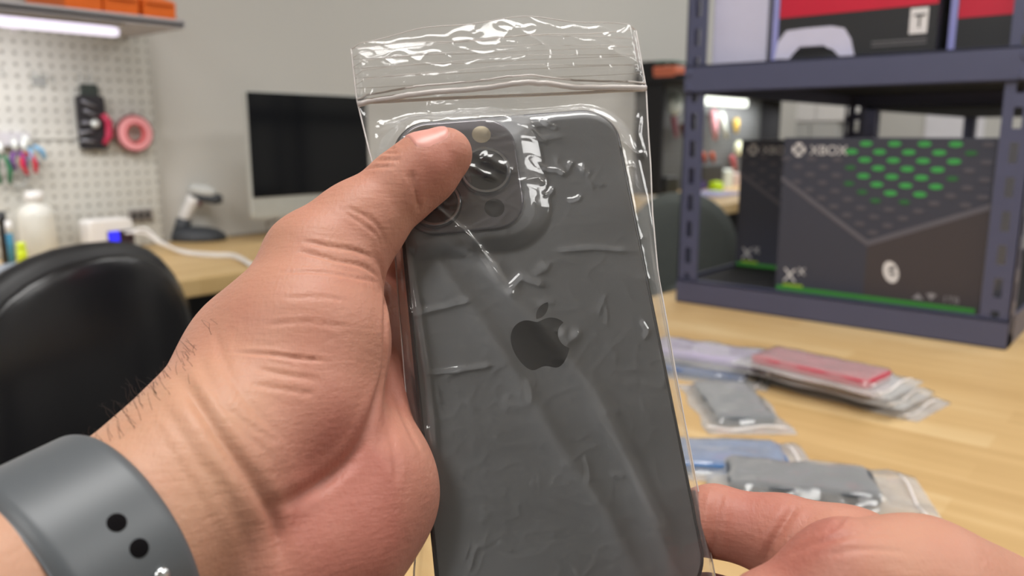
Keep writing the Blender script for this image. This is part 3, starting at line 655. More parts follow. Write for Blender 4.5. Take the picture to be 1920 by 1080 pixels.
def hang(px0, py0, px1, py1, col, name, label, cat, r=.5):
    a, b = Vector(onY(px0, py0, YH)), Vector(onY(px1, py1, YH)); rr = r
    m = MB().tube([a, a.lerp(b, .15), a.lerp(b, .6), b], [rr*.6, rr, rr*.85, rr*.5], 10)
    tag(m.out(name, col, smooth=True), label, cat, 'things hanging on the far tool board')
PINK = mat('pink rubber', (222, 160, 166), .5); PALE = mat('pale plastic', (206, 214, 206), .5); YEL = mat('ochre plastic', (190, 158, 66), .5)
hang(1336, 205, 1341, 262, PINK, 'pink_glove', 'pink glove hanging under the far light bar', 'glove', .022)
hang(1350, 208, 1362, 258, PALE, 'white_glove', 'pale glove hanging right of the pink one', 'glove', .020)
hang(1380, 222, 1380, 250, YEL, 'ochre_tool', 'ochre tool hanging at the right of the far board', 'tool', .019)
hang(1262, 215, 1268, 258, mat('rose rubber', (158, 92, 104), .5), 'rose_tool', 'rose coloured tool hanging left of the rack post', 'tool', .016)
hang(1278, 232, 1284, 262, mat('brown leather', (104, 66, 50), .6), 'brown_pouch', 'brown pouch hanging beside the rose tool', 'pouch', .016)
hang(1318, 286, 1322, 305, mat('bright orange', (200, 84, 40), .5), 'orange_grip_tool', 'left of two orange gripped tools on the far board', 'tool', .014)
hang(1334, 286, 1338, 305, mat('bright orange', (200, 84, 40), .5), 'orange_grip_tool', 'right of two orange gripped tools on the far board', 'tool', .014)
hang(1372, 292, 1378, 318, mat('dusty red', (176, 88, 92), .5), 'red_tool', 'dusty red tool hanging under the pale tape roll', 'tool', .018)
c = onY(1382, 278, YH); tag(MB().lathe([(0, 0), (.036, 0), (.04, .006), (.04, .02), (.036, .026), (0, .026)], c, 24, (0, -1, 0)).out('pale_tape_roll', mat('pale yellow tape', (222, 224, 190), .5), smooth=True), 'pale yellow tape roll on the right of the far board', 'tape')
c = onY(1262, 195, YH); tag(MB().lathe([(0, 0), (.05, 0), (.055, .006), (.055, .02), (0, .026)], c, 24, (0, -1, 0)).out('pale_reel', PALE, smooth=True), 'pale reel hanging left of the rack post on the far board', 'reel')
# things on the far bench
c = onZ(1342, 360, ZT); tag(MB().lathe([(0, 0), (.034, 0), (.036, .004), (.036, .042), (.028, .052), (0, .056)], (c[0], min(c[1], 2.0), ZT), 24).out('neon_tape', mat('neon lime', (206, 240, 20), .45), smooth=True), 'neon lime tub on the far bench', 'tub')
for (x0, x1, y0, y1, col, nm, lb, ct) in ((1310, 1325, 338, 355, mat('indigo box', (62, 50, 120), .5), 'indigo_box', 'small indigo box on the far bench beside the lime tub', 'box'),
        (1318, 1356, 310, 340, mat('charcoal bag', (52, 52, 52), .7), 'charcoal_pouch', 'charcoal pouch at the back of the far bench', 'pouch'),
        (1362, 1374, 318, 352, PALE, 'white_can', 'left pale canister at the right of the far bench', 'can'),
        (1378, 1390, 325, 352, mat('rosy pale', (200, 180, 176), .5), 'pale_can', 'right pale canister at the right of the far bench', 'can'),
        (1248, 1272, 332, 362, BLACKP, 'black_case', 'black case on the left end of the far bench', 'case')):
    bx(x0, y0, x1, y1, 1.98, .06, nm, col, lb, ct)
c = onZ(1255, 372, ZT); MBp = MB().box((c[0]-.12, c[1]-.08, ZT), (c[0]+.12, c[1]+.08, ZT+.006)); tag(MBp.out('paper_pile', WHITEP), 'white papers on the left end of the far bench', 'paper')
c = onZ(1325, 366, ZT); tag(MB().box((c[0]-.1, c[1]-.1, ZT), (c[0]+.16, c[1]+.08, ZT+.012)).out('lilac_folder', mat('lilac folder', (176, 178, 220), .5)), 'lilac folder lying on the far bench below the lime tub', 'folder')
bx(1231, 325, 1240, 336, 1.98, .03, 'lime_clip', mat('lime clip', (170, 200, 50), .5), 'small lime clip near the bag edge on the far bench', 'clip')
# far chairs
GCH = mat('grey green chair fabric', (92, 98, 96), .8); 
office_chair((2.05, 1.12), math.radians(112), .17, .24, .80, 'grey office chair left of the rack near the far bench', GCH, GCH)
office_chair((2.80, 1.02), math.radians(118), .2, .26, .74, 'grey office chair seen through the rack behind the left post', mat('light grey green fabric', (120, 124, 118), .8), mat('light grey green fabric', (120, 124, 118), .8))
# white cabinets on far wall
def fx(px0, py0, px1, py1, X, dep, name, col, label, cat, grp=None):
    a, b = onX(px0, py0, X), onX(px1, py1, X); z0, z1 = sorted((a[2], b[2])); y0, y1 = sorted((a[1], b[1]))
    e = empty(name, (X, (y0+y1)/2, z0), label, cat, grp)
    MB().box((X, y0, z0), (X+dep, y1, z1)).out('cabinet_body', col, e, bevel=.004); return e, y0, y1, z0, z1
for i, (q, col, lb) in enumerate((((1398, 192, 1470, 260), mat('cabinet white', (226, 228, 218), .5), 'tall white wall cabinet on the far back wall, leftmost'), ((1472, 188, 1592, 228), mat('cabinet pale', (232, 230, 230), .5), 'long white wall cabinet on the far back wall'), ((1472, 230, 1570, 262), mat('cabinet grey', (186, 186, 184), .5), 'grey cabinet under the long white one on the back wall'))):
    e, y0, y1, z0, z1 = fx(*q, 5.4, .3, 'wall_cabinet', col, lb, 'cabinet', 'cabinets on the back wall')
    for k in range(2):
        MB().box((5.385, y0+.005+(y1-y0)/2*k, z0+.005), (5.399, y0+(y1-y0)/2*(k+1)-.005, z1-.005)).out('door', col, e, bevel=.003)
a, b = onX(1737, 212, 5.88), onX(1842, 262, 5.88)
e = empty('white_board', (5.88, (a[1]+b[1])/2, b[2]), 'white board on the back wall seen above the right carton', 'board')
MB().box((5.88, b[1], b[2]), (5.899, a[1], a[2])).out('board_surface', mat('board white', (228, 226, 232), .3), e)
MB().box((5.86, b[1]-.03, b[2]-.03), (5.899, a[1]+.03, b[2])).out('tray', GREYM, e)

# ================================================================== HELD PHONE
RP = Matrix(((0.987, -0.135, 0.084), (0.101, 0.94, 0.325), (-0.123, -0.313, 0.942)))
u0 = RP.col[0].normalized(); n0 = RP.col[2].normalized(); v0 = n0.cross(u0).normalized(); u0 = v0.cross(n0)
TP = Vector((0.00815, -0.01608, -0.249))
PM = CM @ Matrix(((u0.x, v0.x, n0.x, TP.x), (u0.y, v0.y, n0.y, TP.y), (u0.z, v0.z, n0.z, TP.z), (0, 0, 0, 1)))
def loc_px(x, y, wmm=0.0):
    """pixel of the photo -> millimetres in the phone's own plane"""
    r = Vector(((x-960)/F, (540-y)/F, -1)); k = (n0.dot(TP)+wmm/1000)/n0.dot(r); q = r*k-TP
    return (q.dot(u0)*1000, q.dot(v0)*1000)
def pmk(name, verts, faces, m, parent, smooth=False, bevel=0, seg=2):
    v = [Vector(p)/1000 for p in verts]
    me = bpy.data.meshes.new(name); me.from_pydata([tuple(p) for p in v], [], [tuple(f) for f in faces]); me.materials.append(m); me.update()
    o = bpy.data.objects.new(name, me); COL.objects.link(o); o.parent = parent
    if smooth: me.polygons.foreach_set('use_smooth', [True]*len(me.polygons))
    if bevel:
        b = o.modifiers.new('b', 'BEVEL'); b.width = bevel/1000; b.segments = seg; b.limit_method = 'ANGLE'; b.angle_limit = math.radians(35)
        me.polygons.foreach_set('use_smooth', [True]*len(me.polygons)); wn = o.modifiers.new('w', 'WEIGHTED_NORMAL'); wn.keep_sharp = True
    return o
def pempty(name, label, cat):
    o = bpy.data.objects.new(name, None); COL.objects.link(o); o.matrix_world = PM; o.empty_display_size = .01
    return tag(o, label, cat)
ph = pempty('smartphone', 'graphite smartphone with triple camera held up in a clear zip bag', 'phone')
PW_, PL_ = 78.1, 160.8
def slab(poly, z0, z1): m = MB(); m.prism(poly, (1, 0, 0), (0, 1, 0), (0, 0, 0), z0, z1); return m.v, m.f
v, f = slab(rrect(PW_, PL_, 12.5, 14), -7.6, -.25)
pmk('frame', v, f, mat('graphite frame', (58, 58, 60), .28, .7), ph, bevel=1.2, seg=3)
GLASSM = mat('frosted graphite glass', (146, 147, 150), .46, .0, var=.02, spec=.8)
v, f = slab(rrect(PW_-2.4, PL_-2.4, 11.4, 14), -.6, 0)
pmk('back_glass', v, f, GLASSM, ph, bevel=.35)
v, f = slab(rrect(PW_-4, PL_-4, 10.6, 14), -7.9, -7.5); pmk('front_screen', v, f, mat('phone screen glass', (8, 8, 10), .1), ph)
PCX, PCY = -17.6, 58.2
v, f = slab(rrect(39.5, 40.5, 10.5, 10, PCX, PCY), -.1, 1.6)
PLM = mat('camera plate', (122, 118, 124), .16, .2, spec=.8)
pmk('camera_plate', v, f, PLM, ph, bevel=.9, seg=4)
RING = mat('lens ring steel', (165, 166, 172), .2, .9); LENSG = mat('lens glass', (22, 20, 26), .05, spec=.9)
def plathe(name, prof, c, m, parent, n=48):
    b = MB(); b.lathe(prof, c, n); return pmk(name, b.v, b.f, m, parent, smooth=False, bevel=.12)
for (x, y) in ((-27.0, 68.0), (-27.0, 48.4), (-9.4, 58.4)):
    r = plathe('camera_lens', [(0, 1.5), (8.7, 1.5), (8.7, 2.8), (8.2, 3.3), (7.3, 3.3), (7.1, 2.9), (0, 2.9)], (x, y, 0), RING, ph)
    plathe('lens_glass', [(0, 2.85), (7.1, 2.85), (7.1, 3.0), (0, 3.12)], (x, y, 0), LENSG, r)
    plathe('inner_element', [(0, 3.05), (3.1, 3.05), (2.8, 3.14), (0, 3.16)], (x, y, 0), mat('deep lens violet', (34, 26, 40), .08), r)
plathe('flash', [(0, 1.5), (3.2, 1.5), (3.2, 1.72), (0, 1.76)], (-8.9, 72.4, 0), mat('flash cream', (222, 206, 176), .4), ph)
plathe('depth_sensor', [(0, 1.5), (3.3, 1.5), (3.3, 1.7), (0, 1.74)], (-8.0, 45.2, 0), mat('sensor black', (30, 26, 30), .1), ph)
# fruit-shaped maker's mark on the back
def bez(p0, p1, p2, p3, n=10): return [tuple((1-t)**3*a+3*(1-t)**2*t*b+3*(1-t)*t*t*c+t**3*d for a, b, c, d in zip(p0, p1, p2, p3)) for t in np.linspace(0, 1, n, endpoint=False)]
cur = (318.7, 268.7); body = []
for seg in ((-.2, -36.7, 16.4, -64.4, 50, -84.8), (-18.8, -26.9, -47.2, -41.7, -84.7, -44.6), (-35.5, -2.8, -74.3, 20.7, -88.5, 20.7), (-15, 0, -49.4, -19.7, -76.4, -19.7),
            (-55.8, .9, -115.1, 44.5, -115.1, 133.2), (0, 26.2, 4.8, 53.3, 14.4, 81.2), (12.8, 36.7, 59, 126.7, 107.2, 125.2), (25.2, -.6, 43, -17.9, 75.8, -17.9), (31.8, 0, 48.3, 17.9, 76.4, 17.9),
            (48.6, -.7, 90.4, -82.5, 102.6, -119.3), (-65.2, -30.7, -61.7, -90, -61.7, -91.9)):
    p = [cur]+[(cur[0]+seg[i], cur[1]+seg[i+1]) for i in (0, 2, 4)]
    body += bez(*p); cur = p[3]
cur = (262.1, 104.5); leaf = []
for seg in ((27.3, -32.4, 24.8, -61.9, 24, -72.5), (-24.1, 1.4, -52, 16.4, -67.9, 34.9), (-17.5, 19.8, -27.8, 44.3, -25.6, 71.9), (26.1, 2, 49.9, -11.4, 69.5, -34.3)):
    p = [cur]+[(cur[0]+seg[i], cur[1]+seg[i+1]) for i in (0, 2, 4)]
    leaf += bez(*p); cur = p[3]
KS = 17.3/365.0
def lg(p): return ((p[0]-186)*KS+.1, -(p[1]-310)*KS-1.4)
b = MB()
for poly in (body, leaf):
    q = [lg(p) for p in poly]
    if sum(q[i][0]*q[(i+1) % len(q)][1]-q[(i+1) % len(q)][0]*q[i][1] for i in range(len(q))) < 0: q = q[::-1]
    b.prism(q, (1, 0, 0), (0, 1, 0), (0, 0, 0), -.02, .06)
pmk('logo', b.v, b.f, mat('polished graphite logo', (26, 25, 29), .3, 0), ph)

# ================================================================== ZIP BAG
bag = pempty('zip_bag', 'clear plastic zip bag around the graphite phone held in the hands', 'bag')
HF = film_mat('hero film', .02, 1.35, (225, 225, 225))
for n_ in HF.node_tree.nodes:
    if n_.type == 'TEX_NOISE': n_.inputs['Scale'].default_value = 130
    if n_.type == 'BUMP': n_.inputs['Strength'].default_value = .12; n_.inputs['Distance'].default_value = .0006
    if n_.type == 'BSDF_GLOSSY': n_.inputs['Roughness'].default_value = .10
LV = [(121, -50), (93, -49.4), (73, -46.8), (41, -41.3), (18, -41.8), (-12, -42.2), (-35, -41.6), (-53, -43), (-64, -45), (-100, -46)]
RV = [(121, 54.2), (89, 53), (72, 50.5), (59, 48.8), (40, 45.8), (20, 43.6), (-15, 42.6), (-40, 42.2), (-100, 41.8)]
def ip(tab, v): xs = [a for a, _ in tab][::-1]; ys = [b_ for _, b_ in tab][::-1]; return float(np.interp(v, xs, ys))
FOLD = [([(782, 392), (850, 452), (905, 505), (960, 560), (1010, 612), (1110, 735), (1170, 850), (1235, 1010), (1270, 1090)], .75, 3.6),
        ([(772, 420), (815, 490), (880, 575), (950, 680), (1040, 830), (1130, 960), (1200, 1090)], .7, 3.8),
        ([(860, 440), (925, 500), (960, 560)], .7, 1.3), ([(800, 385), (840, 420), (900, 470), (935, 530)], .9, 1.1),
        ([(1100, 745), (1190, 900), (1250, 1000)], .3, 2.4), ([(765, 590), (830, 575), (880, 560)], .35, 1.0), ([(800, 700), (880, 690), (920, 684)], .35, .8),
        ([(880, 245), (980, 240), (1040, 226)], .3, 1.3), ([(930, 268), (990, 262), (1060, 255)], .25, 1.2), ([(1160, 265), (1190, 278), (1215, 280)], .7, 1.0), ([(700, 240), (760, 232), (900, 205)], .9, 1.6),
        ([(790, 190), (860, 195), (930, 180)], .9, 1.8), ([(930, 160), (1000, 152), (1060, 165)], .9, 2.0), ([(1040, 470), (1110, 465), (1180, 470)], .35, .9), ([(1200, 600), (1212, 620), (1205, 634)], .4, .7),
        ([(1085, 620), (1060, 640), (1045, 615)], .45, 1.8), ([(950, 545), (975, 520), (1020, 535)], .5, 1.2), ([(1205, 200), (1200, 240), (1215, 290)], .6, 1.0), ([(760, 450), (780, 560), (800, 700), (815, 850)], .6, 1.2)]
FL = []
for pts, A_, W_ in FOLD:
    q = np.array([loc_px(*p) for p in pts]); FL.append((q, A_, W_))
rf = random.Random(21)
for k in range(70):
    a = np.array([rf.uniform(-38, 40), rf.uniform(-78, 104)]); th = rf.gauss(-.3, .9); L_ = rf.uniform(2.5, 9); q = [a]
    for _ in range(3): th += rf.uniform(-.5, .5); q.append(q[-1]+np.array([math.cos(th), math.sin(th)])*L_/3)
    up_ = a[1] > 20; FL.append((np.array(q), rf.uniform(.12, .38)*(1.25 if up_ else .5), rf.uniform(.45, 1.1)))
for (x, y, dx, dy, A_, W_) in ((800, 192, 70, -6, .9, 2.2), (850, 205, 90, -8, .7, 1.6), (980, 160, 60, 4, .8, 2.4), (960, 190, 90, -10, .7, 1.8), (1140, 95, 50, 16, .9, 1.6), (960, 62, 60, 36, .7, 1.2), (700, 222, 80, 6, .6, 1.5), (900, 300, 60, 30, .8, 1.8), (880, 320, 50, 26, .5, 1.0)):
    FL.append((np.array([loc_px(x, y), loc_px(x+dx/2, y+dy/2+3), loc_px(x+dx, y+dy)]), A_, W_))
def foldh(U, V):
    H = np.zeros_like(U)
    for q, A_, W_ in FL:
        best = np.full(U.shape, 1e9); L = 0; tot = len(q)-1
        T = np.zeros_like(U)
        for i in range(tot):
            a, b_ = q[i], q[i+1]; d = b_-a; t = np.clip(((U-a[0])*d[0]+(V-a[1])*d[1])/(d@d), 0, 1)
            dd = np.hypot(U-a[0]-t*d[0], V-a[1]-t*d[1]); k = dd < best; best = np.where(k, dd, best); T = np.where(k, (i+t)/tot, T)
        H += A_*(1/(1+(best/W_)**2)**1.3)*np.clip(np.minimum(T, 1-T)*6+.25, 0, 1)
    return H
def sm(x): x = np.clip(x, 0, 1); return x*x*(3-2*x)
NU, NV = 250, 420
def topv(s): return 113.6+3.0*math.sin(math.pi*(s*.5+.5))+.6*math.sin(9*s)
def film(front):
    U = np.zeros((NV, NU)); V = np.zeros((NV, NU)); N1 = np.zeros((NV, NU)); N2 = np.zeros((NV, NU)); SS = np.zeros((NV, NU))
    for i in range(NV):
        for j in range(NU):
            s = j/(NU-1)*2-1; vt = topv(s) if front else 114.2+.5*math.sin(7*s); v_ = -98+(vt+98)*(i/(NV-1))
            l, r = ip(LV, v_), ip(RV, v_); u_ = l+(r-l)*(s*.5+.5); U[i, j] = u_; V[i, j] = v_; SS[i, j] = s
            N1[i, j] = noise.noise(Vector((u_*.035, v_*.06, 3 if front else 9)))
            a = noise.noise(Vector((u_*.11+.05*v_, v_*.16, 5 if front else 1))); N2[i, j] = (1-abs(a)*2.4)
    # phone footprint envelope
    dd = np.hypot(np.maximum(np.abs(U)-27, 0), np.maximum(V-66, 0))
    foot = sm((19-dd)/8)*np.clip((1-np.abs(SS))/.05, 0, 1)**.6
    # camera plate bump
    plate = sm((17-np.hypot(np.maximum(np.abs(U-PCX)-12, 0), np.maximum(np.abs(V-PCY)-12, 0)))/9)
    edge = sm((1-np.abs(SS))/.06)
    cr = np.clip(N2, 0, 1)**5
    upper = sm((V-80)/14)
    if front:
        W_ = -4+foot*(4.6+.1*N1)+plate*3.3+foldh(U, V)*edge+edge*(.05+.30*upper+.10*plate)*cr+edge*N1*(.12+1.6*upper)
        lip = sm((V-84)/12); W_ += lip*(2.0+5.0*np.cos(SS*math.pi/2)**1.0*sm((V-82)/16))*edge
        for k in range(5): W_ += .06*np.exp(-((V-(97+3.1*k))/.45)**2)*edge
    else:
        W_ = -4-foot*(4.4+.15*N1)+edge*.1*cr+edge*N1*(.2+.9*upper)
        for k in range(4): W_ += .1*np.exp(-((V-(98+3.6*k))/.45)**2)*edge
    return U, V, W_
FU = {}
for front in (True, False):
    U, V, W_ = film(front); FU[front] = (U, V, W_)
    vs = np.stack([U, V, W_], -1).reshape(-1, 3)
    idx = np.arange(NU*NV).reshape(NV, NU)
    fs = np.stack([idx[:-1, :-1], idx[:-1, 1:], idx[1:, 1:], idx[1:, :-1]], -1).reshape(-1, 4)
    pmk('front_film' if front else 'rear_film', vs.tolist(), fs.tolist(), HF, bag, smooth=True)
def on_film(front, u_, v_):
    U, V, W_ = FU[front]; i = int(np.argmin(np.abs(V[:, NU//2]-v_))); i = int(np.clip(i, 0, NV-1)); j = int(np.argmin(np.abs(U[i]-u_))); return W_[i, j]
ZIPM = mat('clear zip plastic', (240, 234, 232), .25, trans=.45)
def strip(name, front, vf, r, lift, m=ZIPM, rr=None):
    pts = []
    for s in np.linspace(-1, 1, 60):
        v_ = vf(s); l, r_ = ip(LV, v_), ip(RV, v_); u_ = l+(r_-l)*(s*.5+.5)
        pts.append((u_, v_, on_film(front, u_, v_)+lift))
    b_ = MB().tube(pts, r, 8); return pmk(name, b_.v, b_.f, m, bag, smooth=True)
strip('zip_seal', True, lambda s: 92.5-1.8*s*s-1.9*(s*.5+.5), 1.0, .4)
strip('zip_seal', False, lambda s: 92.0-3.4*(s*.5+.5), .55, -.3)
strip('zip_seal', True, lambda s: 94.6-1.8*s*s-1.9*(s*.5+.5), .35, .3)
for k in range(4): strip('grip_rib', True, lambda s: 98.5+3.7*k-1.5*(s*.5+.5), .08, .05)
for k in range(4): strip('grip_rib', False, lambda s: 97.5+3.9*k-2*(s*.5+.5), .08, -.05)
# side welds and the cut top lip
for tab in (LV, RV):
    pts = [(ip(tab, v_), v_, -4+.3*noise.noise(Vector((v_*.1, 0, 0)))) for v_ in np.linspace(-98, 113.4, 90)]
    b_ = MB().tube(pts, .28, 6); pmk('side_seam', b_.v, b_.f, ZIPM, bag, smooth=True)
for fr in (True, False):
    U, V, W_ = FU[fr]; pts = [(U[-1, j], V[-1, j], W_[-1, j]) for j in range(0, NU, 4)]
    b_ = MB().tube(pts, .16, 6); pmk('lip_edge', b_.v, b_.f, ZIPM, bag, smooth=True)

# ================================================================== HANDS (implicit surface -> surface net -> one continuous mesh)
def P(px, py, d): return np.array([(px-960)/F*d, (540-py)/F*d, -d])          # camera-frame millimetres
def capsule(X, a, b, ra, rb):
    ab = b-a; t = np.clip(((X-a)@ab)/(ab@ab), 0, 1); t2 = t*t*(3-2*t)*.5+t*.5
    return np.linalg.norm(X-a-t[..., None]*ab, axis=-1)-(ra+(rb-ra)*t2)
def smin(a, b, k):
    h = np.maximum(k-np.abs(a-b), 0)/k; return np.minimum(a, b)-h*h*k*.25
class Body:
    def __init__(s): s.g = []          # groups: (k, [(a,b,ra,rb,k)...])
    def add(s, a, b, ra, rb, k=6): s.g.append((np.array(a, float), np.array(b, float), ra, rb, k)); return s
    def sdf(s, X):
        d = None
        for a, b, ra, rb, k in s.g:
            c = capsule(X, a, b, ra, rb); d = c if d is None else smin(d, c, k)
        return d
    def grad(s, X, e=.15):
        g = np.stack([s.sdf(X+np.eye(3)[i]*e)-s.sdf(X-np.eye(3)[i]*e) for i in range(3)], -1)
        return g/(np.linalg.norm(g, axis=-1, keepdims=True)+1e-9)
    def hit(s, o, d, tmax=400):
        d = d/np.linalg.norm(d); t = 0
        for _ in range(160):
            v = float(s.sdf((o+d*t)[None])[0])
            if v < .05: return o+d*t
            t += max(v*.8, .05)
            if t > tmax: return None
        return None
    def hit_px(s, x, y): return s.hit(np.zeros(3), np.array([(x-960)/F, (540-y)/F, -1.0]))
def surface_net(body, lo, hi, h):
    xs = [np.arange(lo[i], hi[i]+h, h) for i in range(3)]; n = [len(x) for x in xs]
    V = np.empty(n, np.float32)
    for i, x in enumerate(xs[0]):
        Y, Z = np.meshgrid(xs[1], xs[2], indexing='ij'); X = np.stack([np.full_like(Y, x), Y, Z], -1); V[i] = body.sdf(X)
    ins = V < 0; cs = [c-1 for c in n]
    def C(a, dx, dy, dz): return a[dx:dx+cs[0], dy:dy+cs[1], dz:dz+cs[2]]
    cnt = sum(C(ins, a, b, c).astype(np.int8) for a in (0, 1) for b in (0, 1) for c in (0, 1))
    act = (cnt > 0) & (cnt < 8); I, J, K = np.nonzero(act)
    idx = np.full(cs, -1, np.int64); idx[I, J, K] = np.arange(len(I))
    acc = np.zeros((len(I), 3)); num = np.zeros(len(I))
    cor = [(a, b, c) for a in (0, 1) for b in (0, 1) for c in (0, 1)]
    for p in cor:
        for ax in range(3):
            if p[ax]: continue
            q = list(p); q[ax] = 1
            va = V[I+p[0], J+p[1], K+p[2]]; vb = V[I+q[0], J+q[1], K+q[2]]; m = (va < 0) != (vb < 0)
            t = np.where(m, va/(va-vb+1e-12), 0)
            pt = np.stack([np.full(len(I), float(p[i])) for i in range(3)], -1); pt[:, ax] += t
            acc[m] += pt[m]; num[m] += 1
    pos = acc/num[:, None]+np.stack([I, J, K], -1); pos = pos*h+np.array(lo)
    quads = []
    for ax in range(3):
        b_, c_ = (ax+1) % 3, (ax+2) % 3
        sl = [slice(None)]*3; sl0 = list(sl); sl1 = list(sl); sl0[ax] = slice(0, -1); sl1[ax] = slice(1, None)
        a0 = ins[tuple(sl0)]; a1 = ins[tuple(sl1)]; E = a0 != a1; e = np.stack(np.nonzero(E), -1)
        ok = (e[:, b_] > 0) & (e[:, c_] > 0) & (e[:, b_] < cs[b_]) & (e[:, c_] < cs[c_]); e = e[ok]
        s0 = a0[e[:, 0], e[:, 1], e[:, 2]]
        def g(db, dc): q = e.copy(); q[:, b_] -= db; q[:, c_] -= dc; return idx[q[:, 0], q[:, 1], q[:, 2]]
        Q = np.stack([g(1, 1), g(0, 1), g(0, 0), g(1, 0)], -1); Q[~s0] = Q[~s0][:, ::-1]; quads.append(Q)
    return pos, np.concatenate(quads)
def subdivide(P_, Q):
    n = len(P_); E = np.stack([Q, np.roll(Q, -1, 1)], -1).reshape(-1, 2); Es = np.sort(E, 1)
    key = Es[:, 0]*np.int64(n)+Es[:, 1]; uq, inv = np.unique(key, return_inverse=True); a = uq//n; b = uq % n
    em = (P_[a]+P_[b])/2; fc = P_[Q].mean(1); NP_ = np.concatenate([P_, em, fc]); ei = (inv.reshape(-1, 4))+n; fi = np.arange(len(Q))+n+len(em)
    out = [np.stack([Q[:, k], ei[:, k], fi, ei[:, (k-1) % 4]], -1) for k in range(4)]
    return NP_, np.concatenate(out)
def polyl(body, pts, step=.8):
    """crease drawn on the skin: photo pixels -> points on the surface"""
    out = []; pts = np.array(pts, float)
    P2 = []
    for i in range(len(pts)-1):
        p0, p1, p2, p3 = pts[max(i-1, 0)], pts[i], pts[i+1], pts[min(i+2, len(pts)-1)]
        L = max(2, int(np.linalg.norm(p2-p1)/5))
        for t in np.linspace(0, 1, L, endpoint=False): P2.append(.5*((2*p1)+(-p0+p2)*t+(2*p0-5*p1+4*p2-p3)*t*t+(-p0+3*p1-3*p2+p3)*t**3))
    P2.append(pts[-1])
    for p in P2:
        h = body.hit_px(*p)
        if h is not None: out.append(h)
    return np.array(out)
def make_hand(name, body, lo, hi, h, creases, tones, m, label, sub=1):
    V, Q = surface_net(body, lo, hi, h)
    for _ in range(sub): V, Q = subdivide(V, Q)
    for _ in range(3): V = V-body.grad(V)*body.sdf(V)[:, None]*.9
    N = body.grad(V, .4); D = np.zeros(len(V))
    for pts, depth, wd in creases:
        L = polyl(body, pts)
        if len(L) < 2: continue
        sel = np.nonzero(np.all((V > L.min(0)-wd*4) & (V < L.max(0)+wd*4), axis=1))[0]
        if not len(sel): continue
        best = np.full(len(sel), 1e9); par = np.zeros(len(sel))
        for i in range(len(L)-1):
            a, b = L[i], L[i+1]; ab = b-a; l2 = ab@ab+1e-9
            if l2 > 60: continue
            t = np.clip(((V[sel]-a)@ab)/l2, 0, 1); dd = np.linalg.norm(V[sel]-a-t[:, None]*ab, axis=1)
            k = dd < best; best[k] = dd[k]; par[k] = (i+t[k])/(len(L)-1)
        fade = np.clip(np.minimum(par, 1-par)*5+.15, 0, 1)
        D[sel] -= depth*fade*(np.exp(-(best/wd)**2)-.35*np.exp(-((best-2.2*wd)/(1.3*wd))**2))
    V = V+N*D[:, None]
    tone = np.zeros(len(V))
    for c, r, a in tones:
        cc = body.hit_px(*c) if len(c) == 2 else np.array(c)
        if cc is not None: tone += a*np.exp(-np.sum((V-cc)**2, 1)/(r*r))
    cen = V.mean(0); M = CM @ Matrix.Translation(Vector(cen)/1000)
    me = bpy.data.meshes.new(name); Vl = (V-cen)/1000
    me.vertices.add(len(Vl)); me.vertices.foreach_set('co', Vl.astype(np.float32).ravel())
    me.loops.add(Q.size); me.loops.foreach_set('vertex_index', Q.ravel().astype(np.int32))
    me.polygons.add(len(Q)); me.polygons.foreach_set('loop_start', np.arange(0, Q.size, 4, dtype=np.int32)); me.polygons.foreach_set('loop_total', np.full(len(Q), 4, np.int32))
    me.update(calc_edges=True); me.polygons.foreach_set('use_smooth', [True]*len(Q))
    at = me.attributes.new('tone', 'FLOAT', 'POINT'); at.data.foreach_set('value', np.clip(tone, -1, 1).astype(np.float32))
    me.materials.append(m)
    o = bpy.data.objects.new(name, me); COL.objects.link(o); o.matrix_world = M
    return tag(o, label, 'hand')
